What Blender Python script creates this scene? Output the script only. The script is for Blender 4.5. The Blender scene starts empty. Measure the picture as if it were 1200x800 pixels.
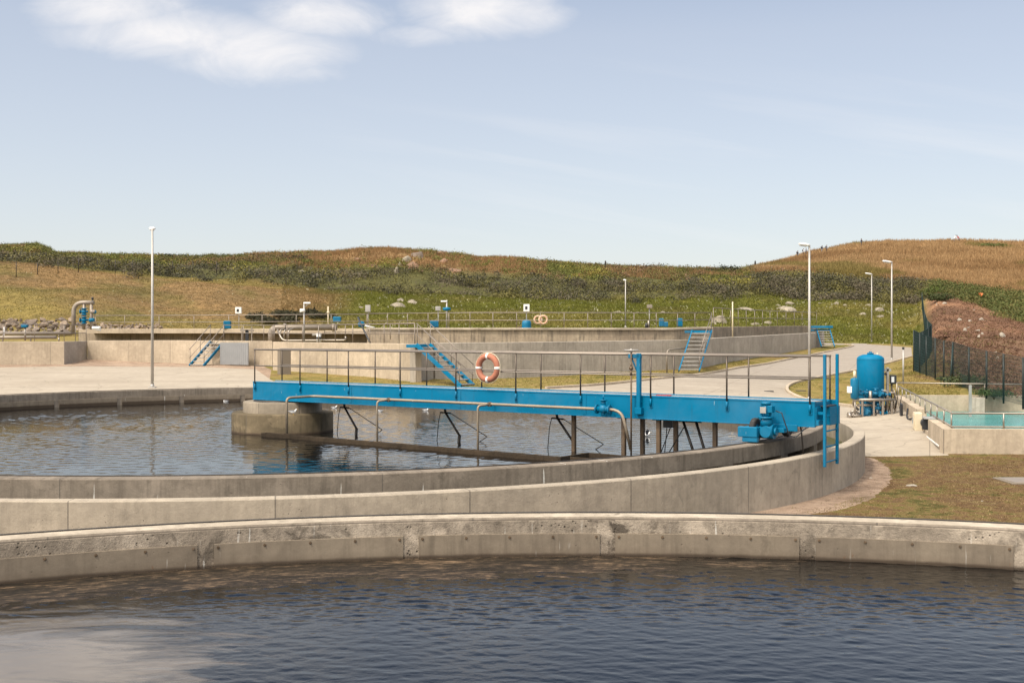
import bpy, math, random
import numpy as np
from mathutils import Vector, Matrix
from mathutils.geometry import delaunay_2d_cdt
random.seed(7); RNG = np.random.default_rng(11)
sc = bpy.context.scene; COL = sc.collection
F = 1339.2; HY = 389.0; HC = 2.5            # focal length in photo pixels, horizon row, eye height
PI = math.pi
# ------------------------------------------------------------------ materials
def new_mat(name):
    m = bpy.data.materials.new(name); m.use_nodes = True
    nt = m.node_tree; nt.nodes.clear()
    out = nt.nodes.new('ShaderNodeOutputMaterial'); bs = nt.nodes.new('ShaderNodeBsdfPrincipled')
    nt.links.new(bs.outputs[0], out.inputs[0]); return m, nt, bs
def N(nt, t, **kw):
    n = nt.nodes.new(t)
    for k, v in kw.items():
        if k.startswith('i_'):
            key = k[2:]; key = int(key) if key.isdigit() else key.replace('_', ' ')
            n.inputs[key].default_value = v
        else: setattr(n, k, v)
    return n
def coords(nt, kind='Object', scale=(1, 1, 1)):
    if kind == 'UV': s = N(nt, 'ShaderNodeUVMap').outputs[0]
    else: s = N(nt, 'ShaderNodeNewGeometry').outputs['Position'] if kind == 'World' else N(nt, 'ShaderNodeTexCoord').outputs['Object']
    if scale == (1, 1, 1): return s
    mp = N(nt, 'ShaderNodeMapping'); mp.inputs['Scale'].default_value = scale
    nt.links.new(s, mp.inputs[0]); return mp.outputs[0]
def noise(nt, vec, scale, detail=4, rough=.55, dist=0):
    n = N(nt, 'ShaderNodeTexNoise'); n.inputs['Scale'].default_value = scale; n.inputs['Detail'].default_value = detail
    n.inputs['Roughness'].default_value = rough; n.inputs['Distortion'].default_value = dist
    nt.links.new(vec, n.inputs['Vector']); return n.outputs[0]
def ramp(nt, fac, stops, interp='LINEAR'):
    r = N(nt, 'ShaderNodeValToRGB'); cr = r.color_ramp; cr.interpolation = interp
    while len(cr.elements) < len(stops): cr.elements.new(.5)
    for e, (p, c) in zip(cr.elements, stops):
        e.position = p; e.color = (*c, 1) if len(c) == 3 else c
    nt.links.new(fac, r.inputs[0]); return r.outputs[0]
def g(v): return (v, v, v)
def mix(nt, fac, a, b, mode='MIX'):
    m = N(nt, 'ShaderNodeMix', data_type='RGBA', blend_type=mode, clamp_factor=True)
    for s, v in ((m.inputs[0], fac), (m.inputs[6], a), (m.inputs[7], b)):
        if isinstance(v, (int, float)): s.default_value = v
        elif isinstance(v, tuple): s.default_value = (*v, 1) if len(v) == 3 else v
        else: nt.links.new(v, s)
    return m.outputs[2]
def mth(nt, op, a, b=0., c=None):
    m = N(nt, 'ShaderNodeMath', operation=op)
    for s, v in zip(m.inputs, (a, b) if c is None else (a, b, c)):
        if isinstance(v, (int, float)): s.default_value = v
        else: nt.links.new(v, s)
    return m.outputs[0]
def bump(nt, bs, h, strength=.3, dist=.02):
    b = N(nt, 'ShaderNodeBump'); b.inputs['Strength'].default_value = strength; b.inputs['Distance'].default_value = dist
    nt.links.new(h, b.inputs['Height']); nt.links.new(b.outputs[0], bs.inputs['Normal'])
def concrete(name, light, dark, streak=.5, rough_pits=.3, joint=3.2, blotch=.5, streak_col=None, white_drips=0., bumpd=.01, kind='UV', mould=.35, wet=None, rust=0.):
    m, nt, bs = new_mat(name); uv = coords(nt, kind)
    n1 = noise(nt, uv, .55, 6, .6, .3)
    c = mix(nt, ramp(nt, n1, [(.35, g(0)), (.66, g(1))]), dark, light)
    n2 = noise(nt, uv, 5, 5, .7)
    c = mix(nt, blotch, c, ramp(nt, n2, [(.3, g(.62)), (.7, g(1.15))]), 'MULTIPLY')
    # run-off streaks, stretched down the face
    sv = coords(nt, kind, (7, .55, 7) if kind == 'UV' else (7, 7, .55)); n3 = noise(nt, sv, 1.0, 5, .65)
    sk = streak_col or tuple(x * .42 for x in dark)
    sf = ramp(nt, n3, [(.46, g(0)), (.68, g(streak))])
    n3b = noise(nt, coords(nt, kind, (.8, 1.1, .8)), 1, 3)
    sf = mth(nt, 'MULTIPLY', sf, ramp(nt, n3b, [(.35, g(.15)), (.62, g(1))]))
    c = mix(nt, sf, c, sk)
    if white_drips > 0:
        wv = coords(nt, kind, (9, .5, 9)); n4 = noise(nt, wv, 1.6, 3, .5)
        wf = ramp(nt, n4, [(.68 - .05 * (white_drips > .7), g(0)), (.72, g(white_drips))])
        c = mix(nt, wf, c, (.75, .72, .66))
    if joint and kind == 'UV':
        sp = N(nt, 'ShaderNodeSeparateXYZ'); nt.links.new(uv, sp.inputs[0])
        fr = mth(nt, 'FRACT', mth(nt, 'DIVIDE', sp.outputs[0], joint))
        jf = mth(nt, 'LESS_THAN', fr, .022 / joint)
        c = mix(nt, mth(nt, 'MULTIPLY', jf, .65), c, (.08, .07, .06))
        jid = mth(nt, 'FLOOR', mth(nt, 'DIVIDE', sp.outputs[0], joint))
        wn = N(nt, 'ShaderNodeTexWhiteNoise', noise_dimensions='1D'); nt.links.new(jid, wn.inputs['W'])
        c = mix(nt, .45, c, ramp(nt, wn.outputs[0], [(0, g(.8)), (1, g(1.08))]), 'MULTIPLY')
    if mould:
        mn = noise(nt, uv, 2.2, 7, .72, .6); mg = noise(nt, uv, .45, 3, .5)
        mf = mth(nt, 'MULTIPLY', ramp(nt, mn, [(.56 - .06 * (mould > .7), g(0)), (.64 - .07 * (mould > .7), g(1))]), ramp(nt, mg, [(.42, g(.1)), (.62, g(1))]))
        c = mix(nt, mth(nt, 'MULTIPLY', mf, mould), c, tuple(x * .38 for x in dark))
        pn = noise(nt, uv, 1.1, 5, .6, .2); c = mix(nt, mth(nt, 'MULTIPLY', ramp(nt, pn, [(.56, g(0)), (.6, g(1))]), mould * .5), c, tuple(min(1, x * 1.25) for x in light))
    if rust:
        rn = noise(nt, coords(nt, kind, (1, .6, 1)), 5, 5, .7); c = mix(nt, ramp(nt, rn, [(.66, g(0)), (.72, g(rust))]), c, (.15, .06, .022))
    if wet is not None and kind == 'UV':
        sp2 = N(nt, 'ShaderNodeSeparateXYZ'); nt.links.new(uv, sp2.inputs[0]); vv = mth(nt, 'ADD', sp2.outputs[1], mth(nt, 'MULTIPLY', mth(nt, 'SUBTRACT', noise(nt, uv, 3, 4), .5), .035))
        wr = N(nt, 'ShaderNodeMapRange', clamp=True); nt.links.new(vv, wr.inputs[0]); wr.inputs[1].default_value = wet + .035; wr.inputs[2].default_value = wet; wr.inputs[3].default_value = 0; wr.inputs[4].default_value = .85
        c = mix(nt, wr.outputs[0], c, (.022, .016, .011))
        wr2 = N(nt, 'ShaderNodeMapRange', clamp=True); nt.links.new(vv, wr2.inputs[0]); wr2.inputs[1].default_value = wet + .12; wr2.inputs[2].default_value = wet + .02; wr2.inputs[3].default_value = 0; wr2.inputs[4].default_value = .3
        c = mix(nt, wr2.outputs[0], c, (.09, .06, .04))
    pit = N(nt, 'ShaderNodeTexVoronoi'); pit.inputs['Scale'].default_value = 15 if rough_pits > .9 else 9; nt.links.new(uv, pit.inputs['Vector'])
    pf = ramp(nt, pit.outputs['Distance'], [(.05, g(1)), (.12 + .14 * (rough_pits > .9), g(0))])
    pm = mth(nt, 'MULTIPLY', pf, ramp(nt, noise(nt, uv, 1.7, 2), [(.5, g(0)), (.6, g(1))]))
    c = mix(nt, mth(nt, 'MULTIPLY', pm, rough_pits), c, tuple(x * .25 for x in dark))
    nt.links.new(c, bs.inputs['Base Color']); bs.inputs['Roughness'].default_value = .9
    bs.inputs['Specular IOR Level'].default_value = .2
    h = mth(nt, 'SUBTRACT', mth(nt, 'ADD', noise(nt, uv, 22, 6, .7), mth(nt, 'MULTIPLY', n2, 1.2)), mth(nt, 'MULTIPLY', pm, 1.5))
    bump(nt, bs, h, .6, bumpd); return m
def paint(name, col, rough=.4, metal=0., vary=.12, dirt=.25, spec=.5, wear=0.):
    m, nt, bs = new_mat(name); p = coords(nt, 'World')
    n1 = noise(nt, p, 2.3, 5, .6); n2 = noise(nt, coords(nt, 'World', (9, 9, 1.2)), 1.5, 4, .6)
    c = mix(nt, ramp(nt, n1, [(.3, g(0)), (.7, g(1))]), tuple(x * (1 - vary) for x in col), tuple(min(1, x * (1 + vary)) for x in col))
    c = mix(nt, ramp(nt, n2, [(.55, g(0)), (.8, g(dirt))]), c, tuple(.12 + .3 * x for x in col))
    if wear:
        big = noise(nt, p, .9, 5, .6, .3); c = mix(nt, ramp(nt, big, [(.45, g(0)), (.75, g(.30 * wear))]), c, tuple(.10 + .75 * x for x in col))
        fl = noise(nt, coords(nt, 'World', (10, 10, 6)), 1.6, 6, .72); c = mix(nt, ramp(nt, fl, [(.67, g(0)), (.70, g(.75 * wear))]), c, (.10, .05, .025))
        sk = noise(nt, coords(nt, 'World', (16, 16, 1.0)), 1.2, 5, .6); c = mix(nt, ramp(nt, sk, [(.58, g(0)), (.72, g(.45 * wear))]), c, tuple(x * .45 + .02 for x in col))
        dr = noise(nt, coords(nt, 'World', (13, 13, 1.6)), 1.9, 3, .5); c = mix(nt, ramp(nt, dr, [(.735, g(0)), (.76, g(.6 * wear))]), c, (.6, .6, .56))
    nt.links.new(c, bs.inputs['Base Color']); bs.inputs['Metallic'].default_value = metal
    nt.links.new(ramp(nt, n1, [(.3, g(rough * .8)), (.7, g(min(1, rough * 1.3)))]), bs.inputs['Roughness'])
    bs.inputs['Specular IOR Level'].default_value = spec
    bump(nt, bs, noise(nt, p, 30, 3), .08, .004); return m
def ground_mat(name, cols, scale=1.5, fine=25, bumps=.03, attr=False, spots=None):
    m, nt, bs = new_mat(name); p = coords(nt, 'World')
    n1 = noise(nt, p, scale * (.13 if attr else .4), 6, .65, .5); n2 = noise(nt, p, scale * (1 if attr else 2), 6, .7); n3 = noise(nt, p, fine, 4, .7)
    if attr:
        a = N(nt, 'ShaderNodeAttribute', attribute_name='cover')
        c = mix(nt, 1., a.outputs['Color'], ramp(nt, n1, [(.3, (.72, .78, .8)), (.7, (1.25, 1.18, 1.1))]), 'MULTIPLY')
        c = mix(nt, 1., c, ramp(nt, n2, [(.3, g(.55)), (.7, g(1.4))]), 'MULTIPLY')
    else:
        k = mth(nt, 'ADD', mth(nt, 'MULTIPLY', n1, .5), mth(nt, 'MULTIPLY', n2, .5))
        st = [(.41 + .18 * i / (len(cols) - 1), c) for i, c in enumerate(cols)]
        c = ramp(nt, k, st)
    c = mix(nt, 1., c, ramp(nt, n3, [(.25, g(.55)), (.75, g(1.35))]), 'MULTIPLY')
    nt.links.new(c, bs.inputs['Base Color']); bs.inputs['Roughness'].default_value = .95
    bs.inputs['Specular IOR Level'].default_value = .1
    bump(nt, bs, mth(nt, 'ADD', n2, n3), .7, bumps); return m
def leaf_mat(name, rough=.7, trans=.15):
    m, nt, bs = new_mat(name)
    a = N(nt, 'ShaderNodeAttribute', attribute_name='tint')
    nt.links.new(a.outputs['Color'], bs.inputs['Base Color']); bs.inputs['Roughness'].default_value = rough
    bs.inputs['Specular IOR Level'].default_value = .15
    if trans:
        tr = N(nt, 'ShaderNodeBsdfTranslucent'); nt.links.new(a.outputs['Color'], tr.inputs[0])
        ms = N(nt, 'ShaderNodeMixShader'); ms.inputs[0].default_value = trans
        nt.links.new(bs.outputs[0], ms.inputs[1]); nt.links.new(tr.outputs[0], ms.inputs[2])
        out = [n for n in nt.nodes if n.type == 'OUTPUT_MATERIAL'][0]; nt.links.new(ms.outputs[0], out.inputs[0])
    return m
def water_mat(name, body, sc1, amp, scum=None, rough=.04, pale_patch=None, rot=0.):
    m, nt, bs = new_mat(name); p = coords(nt, 'World')
    mp = N(nt, 'ShaderNodeMapping'); mp.inputs['Scale'].default_value = sc1; mp.inputs['Rotation'].default_value = (0, 0, rot)
    nt.links.new(p, mp.inputs[0])
    n1 = noise(nt, mp.outputs[0], 1, 3, .5, .6); n2 = noise(nt, p, 1.1, 2, .5); n3 = noise(nt, mp.outputs[0], 2.7, 2, .5, .3)
    gust = ramp(nt, noise(nt, p, .22, 3, .5, .4), [(.35, g(.45)), (.62, g(1))])
    h = mth(nt, 'MULTIPLY', mth(nt, 'ADD', mth(nt, 'ADD', n1, mth(nt, 'MULTIPLY', n3, .35)), mth(nt, 'MULTIPLY', n2, .7)), gust)
    c = mix(nt, ramp(nt, noise(nt, p, .35, 4), [(.35, g(0)), (.65, g(1))]), tuple(x * .75 for x in body), body)
    r = rough
    if scum:
        cx, cy, r0, r1 = scum
        sp = N(nt, 'ShaderNodeSeparateXYZ'); nt.links.new(p, sp.inputs[0])
        dx = mth(nt, 'SUBTRACT', sp.outputs[0], cx); dy = mth(nt, 'SUBTRACT', sp.outputs[1], cy)
        rr = mth(nt, 'SQRT', mth(nt, 'ADD', mth(nt, 'MULTIPLY', dx, dx), mth(nt, 'MULTIPLY', dy, dy)))
        ang = mth(nt, 'ARCTAN2', dy, dx)
        cv = N(nt, 'ShaderNodeCombineXYZ'); nt.links.new(mth(nt, 'MULTIPLY', ang, 26.), cv.inputs[0]); nt.links.new(mth(nt, 'MULTIPLY', rr, 5.), cv.inputs[1])
        sn = noise(nt, cv.outputs[0], .55, 7, .68, 1.0)
        edge = N(nt, 'ShaderNodeMapRange', clamp=True); nt.links.new(rr, edge.inputs[0])
        edge.inputs[1].default_value = r0; edge.inputs[2].default_value = r1; edge.inputs[3].default_value = 0; edge.inputs[4].default_value = 1
        # floating scum has gathered to the left (downwind) part of the rim
        side = N(nt, 'ShaderNodeMapRange', clamp=True); nt.links.new(sp.outputs[0], side.inputs[0])
        side.inputs[1].default_value = 4.5; side.inputs[2].default_value = -1.; side.inputs[3].default_value = 0.; side.inputs[4].default_value = 1
        e2 = mth(nt, 'MULTIPLY', edge.outputs[0], side.outputs[0])
        k = mth(nt, 'ADD', sn, mth(nt, 'MULTIPLY', e2, .40))
        sf = ramp(nt, mth(nt, 'MULTIPLY', k, ramp(nt, e2, [(0.01, g(0)), (.12, g(1))])), [(.60, g(0)), (.66, g(1))])
        fine = noise(nt, cv.outputs[0], 3.2, 6, .75, .4)
        scol = ramp(nt, mth(nt, 'ADD', mth(nt, 'MULTIPLY', fine, .6), mth(nt, 'MULTIPLY', sn, .4)), [(.42, (.008, .006, .004)), (.51, (.026, .018, .011)), (.57, (.085, .057, .034)), (.64, (.19, .125, .075))])
        c = mix(nt, sf, c, scol)
        rv = mix(nt, sf, g(rough), g(.6)); nt.links.new(rv, bs.inputs['Roughness'])
        h = mth(nt, 'MULTIPLY', h, ramp(nt, e2, [(.05, g(1)), (.6, g(.35))]))
    else: bs.inputs['Roughness'].default_value = rough
    if pale_patch:  # pale patch with a ragged edge, ripples flattened inside
        fx, fy, ra, rb = pale_patch; a = mth(nt, 'DIVIDE', mth(nt, 'SUBTRACT', sp.outputs[0], fx), ra); b = mth(nt, 'DIVIDE', mth(nt, 'SUBTRACT', sp.outputs[1], fy), rb)
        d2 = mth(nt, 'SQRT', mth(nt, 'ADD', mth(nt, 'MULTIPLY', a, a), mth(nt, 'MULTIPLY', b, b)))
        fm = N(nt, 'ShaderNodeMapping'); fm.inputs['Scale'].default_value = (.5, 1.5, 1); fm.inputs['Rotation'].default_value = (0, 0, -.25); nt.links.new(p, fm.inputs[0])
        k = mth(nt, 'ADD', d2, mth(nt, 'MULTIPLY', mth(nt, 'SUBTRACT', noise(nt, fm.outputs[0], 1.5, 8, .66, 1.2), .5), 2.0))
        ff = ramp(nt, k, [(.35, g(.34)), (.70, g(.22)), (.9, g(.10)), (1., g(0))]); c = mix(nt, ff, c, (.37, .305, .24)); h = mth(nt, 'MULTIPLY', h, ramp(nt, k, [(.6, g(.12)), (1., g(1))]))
    nt.links.new(c, bs.inputs['Base Color']); bs.inputs['IOR'].default_value = 1.33
    bs.inputs['Specular IOR Level'].default_value = .5
    bump(nt, bs, h, 1., amp); return m
M = {}
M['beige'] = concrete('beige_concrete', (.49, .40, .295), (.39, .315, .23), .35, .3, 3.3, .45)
M['outer'] = concrete('outer_ring_concrete', (.42, .355, .275), (.33, .28, .22), .45, .7, 3.3, .5, mould=.4)
M['ringin'] = concrete('weathered_ring_concrete', (.255, .21, .165), (.165, .135, .105), .8, .4, 5.5, .6, white_drips=.6, mould=.5)
M['rough'] = concrete('spalled_concrete', (.41, .34, .265), (.21, .17, .13), .5, 1., 0, 1., white_drips=.9, bumpd=.03, mould=.95, wet=-.50, rust=.35)
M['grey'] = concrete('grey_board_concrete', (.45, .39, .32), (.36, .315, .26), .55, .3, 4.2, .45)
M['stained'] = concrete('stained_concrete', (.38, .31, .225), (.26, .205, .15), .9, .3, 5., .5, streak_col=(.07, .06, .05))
M['cap'] = concrete('worn_coping_concrete', (.46, .395, .31), (.32, .265, .20), .25, .7, 0, .7, mould=.6)
M['pier'] = concrete('pier_concrete', (.17, .13, .08), (.085, .066, .04), .95, .3, 1.3, .5, streak_col=(.045, .038, .022), mould=.6, wet=2.43)
M['drum'] = concrete('upper_drum_concrete', (.30, .25, .19), (.21, .175, .13), .5, .3, 1.3, .5)
M['plate'] = concrete('lining_plate', (.235, .19, .14), (.175, .14, .105), .5, .3, 0, .45, white_drips=.5, bumpd=.004, mould=.3, wet=-.50, rust=.5)
M['blue'] = paint('blue_paint', (.0, .138, .262), .42, 0, .06, .0, .12, wear=1.)
M['bluedk'] = paint('blue_enamel_castings', (.0, .13, .245), .36, 0, .12, .03, .25, wear=1.)
M['steel'] = paint('stainless_steel', (.34, .295, .245), .42, .75, .15, .3)
M['rail'] = paint('dull_steel_rail', (.24, .20, .165), .45, .6, .15, .3)
M['tan'] = paint('tan_stained_pipe', (.27, .215, .155), .5, .25, .15, .45)
M['post'] = paint('shaded_steel_post', (.10, .078, .06), .4, .6, .15, .2)  # rail steel darkened: the posts' shade is put into their colour
M['galv'] = paint('galvanised_steel', (.40, .375, .34), .5, .45, .12, .25)
M['pipe'] = paint('grey_pipe', (.27, .225, .18), .5, .35, .15, .4)
M['rust'] = paint('rusty_brown_steel', (.13, .085, .05), .6, .3, .3, .5)
M['darksteel'] = paint('dark_wet_steel', (.035, .028, .022), .45, .4, .3, .3)
M['trough'] = concrete('algae_brown_trough', (.06, .042, .026), (.028, .02, .013), .6, .2, 0, .5, kind='Object')
M['rubber'] = paint('black_rubber', (.022, .02, .019), .75, 0, .2, .3)
M['white'] = paint('white_enamel', (.75, .73, .69), .4, 0, .05, .2)
M['cream'] = paint('cream_cabinet', (.62, .52, .36), .5, 0, .08, .3)
M['black'] = paint('black_plastic', (.02, .02, .022), .45, 0, .2, .2)
M['buoy'] = paint('faded_orange_buoy', (.36, .135, .08), .8, 0, .2, .6)
M['buoy2'] = paint('pale_faded_buoy', (.55, .33, .22), .7, 0, .15, .3)
M['orange'] = paint('orange_marker', (.75, .16, .03), .6)
M['green'] = paint('dark_green_mesh', (.004, .022, .019), .5, 0, .1, .1)
M['fpost'] = paint('black_green_fence_post', (.006, .013, .011), .5, 0, .1, .1)
M['skin'] = paint('skin', (.45, .26, .18), .6, 0, .05, 0)
M['hair'] = paint('dark_hair', (.03, .02, .015), .7, 0, .1, 0)
M['cl_dark'] = paint('dark_clothes', (.035, .035, .045), .85, 0, .1, 0)
M['cl_grey'] = paint('grey_clothes', (.20, .21, .24), .85, 0, .1, 0)
M['cl_red'] = paint('red_clothes', (.40, .07, .05), .85, 0, .1, 0)
M['cl_white'] = paint('white_clothes', (.65, .65, .65), .85, 0, .1, 0)
M['feather'] = paint('white_feathers', (.75, .73, .70), .8, 0, .05, 0)
M['featherg'] = paint('grey_feathers', (.30, .30, .32), .8, 0, .05, 0)
M['yellow'] = paint('yellow_beak', (.65, .38, .05), .6, 0, .05, 0)
M['glass'] = paint('lamp_glass', (.55, .56, .56), .15, 0, .05, .05)
M['hatch'] = paint('ribbed_grey_panel', (.27, .27, .27), .45, .4, .06, .2)
M['rockp'] = concrete('pale_granite', (.50, .44, .36), (.30, .26, .21), .3, .5, 0, .7, kind='Object', bumpd=.05)
M['rockg'] = concrete('lichened_grey_granite', (.36, .31, .235), (.21, .18, .13), .3, .6, 0, .8, kind='Object', bumpd=.06, mould=.6)
M['rockd'] = concrete('grey_riprap_stone', (.30, .24, .19), (.13, .10, .08), .2, .5, 0, .7, kind='Object', bumpd=.05)
M['rockb'] = concrete('brown_riprap_stone', (.38, .29, .21), (.17, .125, .09), .2, .5, 0, .8, kind='Object', bumpd=.05)
M['rockr'] = concrete('lichened_red_rock', (.36, .20, .12), (.17, .12, .085), .3, .5, 0, .8, kind='Object', bumpd=.08)
M['leaf'] = leaf_mat('scrub_leaves'); M['grassblade'] = leaf_mat('grass_blades', .8, .25)
M['lawn'] = ground_mat('dry_lawn', [(.07, .066, .018), (.145, .112, .038), (.155, .095, .044), (.10, .058, .03), (.18, .128, .056)], 1.1, 26, .03)
M['hill'] = ground_mat('hill_cover', None, 1.1, 9, .12, attr=True)
M['gravel'] = ground_mat('pinkish_gravel', [(.22, .155, .11), (.32, .23, .165), (.40, .295, .215)], 1.6, 48, .05)
M['verge'] = ground_mat('yellow_verge_grass', [(.10, .088, .022), (.18, .145, .042), (.24, .175, .06), (.17, .115, .045)], .9, 22, .03)
M['bank'] = ground_mat('reddish_bank_soil', [(.09, .052, .032), (.14, .08, .05), (.185, .105, .065), (.14, .11, .05)], 1.0, 12, .1)
M['soil'] = ground_mat('brown_soil', [(.20, .14, .09), (.30, .21, .14)], 1.5, 20, .03)
def paving_mat():
    m, nt, bs = new_mat('concrete_paving'); p = coords(nt, 'World')
    n1 = noise(nt, p, .16, 6, .6, .4); n2 = noise(nt, p, 2.4, 6, .7); n3 = noise(nt, p, 40, 4, .7)
    c = ramp(nt, n1, [(.3, (.32, .268, .205)), (.7, (.41, .35, .275))])
    spw = N(nt, 'ShaderNodeSeparateXYZ'); nt.links.new(p, spw.inputs[0]); fy = N(nt, 'ShaderNodeMapRange', clamp=True); nt.links.new(spw.outputs[1], fy.inputs[0]); fy.inputs[1].default_value = 50; fy.inputs[2].default_value = 72; fx = N(nt, 'ShaderNodeMapRange', clamp=True); nt.links.new(spw.outputs[0], fx.inputs[0]); fx.inputs[1].default_value = -4; fx.inputs[2].default_value = 8
    c = mix(nt, mth(nt, 'MULTIPLY', mth(nt, 'MULTIPLY', fy.outputs[0], fx.outputs[0]), .8), c, (.285, .245, .205))     # the road beyond turns greyer
    c = mix(nt, .7, c, ramp(nt, n2, [(.3, g(.78)), (.7, g(1.1))]), 'MULTIPLY')
    c = mix(nt, .6, c, ramp(nt, n3, [(.3, g(.75)), (.7, g(1.15))]), 'MULTIPLY')
    tr = noise(nt, coords(nt, 'World', (.05, .8, 1)), 1, 5, .65)
    c = mix(nt, ramp(nt, tr, [(.48, g(0)), (.70, g(.5))]), c, (.24, .20, .155))
    st = noise(nt, p, .7, 6, .7, .8); c = mix(nt, ramp(nt, st, [(.58, g(0)), (.68, g(.4))]), c, (.20, .165, .125))
    ck = N(nt, 'ShaderNodeTexVoronoi', feature='DISTANCE_TO_EDGE'); ck.inputs['Scale'].default_value = .22; cw = N(nt, 'ShaderNodeVectorMath', operation='ADD'); nt.links.new(p, cw.inputs[0]); cn = N(nt, 'ShaderNodeTexNoise'); cn.inputs['Scale'].default_value = .8; cn.inputs['Detail'].default_value = 5; nt.links.new(p, cn.inputs['Vector']); nt.links.new(cn.outputs['Color'], cw.inputs[1]); nt.links.new(cw.outputs[0], ck.inputs['Vector'])
    c = mix(nt, mth(nt, 'MULTIPLY', ramp(nt, ck.outputs['Distance'], [(.002, g(1)), (.006, g(0))]), .45), c, (.12, .10, .075))
    rt = N(nt, 'ShaderNodeMapping'); rt.inputs['Rotation'].default_value = (0, 0, .35); nt.links.new(p, rt.inputs[0])
    sp = N(nt, 'ShaderNodeSeparateXYZ'); nt.links.new(rt.outputs[0], sp.inputs[0])
    for k, s in ((0, 5.0), (1, 4.4)):
        fr = mth(nt, 'FRACT', mth(nt, 'DIVIDE', sp.outputs[k], s))
        c = mix(nt, mth(nt, 'MULTIPLY', mth(nt, 'LESS_THAN', fr, .035 / s), .6), c, (.13, .105, .08))
    nt.links.new(c, bs.inputs['Base Color']); bs.inputs['Roughness'].default_value = .9; bs.inputs['Specular IOR Level'].default_value = .2
    bump(nt, bs, mth(nt, 'ADD', n2, n3), .4, .01); return m
M['paving'] = paving_mat()
M['water2'] = water_mat('tank_water', (.004, .004, .004), (9, 14, 1), .0012, rough=.01)
M['water1'] = water_mat('near_tank_water', (.004, .004, .004), (11, 16, 1), .0025, scum=(1.1, -.58, 14.4, 15.6), rough=.03, pale_patch=(-4.8, 10.2, 2.3, 2.1), rot=-.12)
M['waterg'] = water_mat('green_channel_water', (.055, .065, .018), (5, 5, 1), .006, rough=.3)
M['waterp'] = water_mat('turquoise_pool_water', (.075, .27, .255), (2.5, 5, 1), .008, rough=.25)
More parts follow.
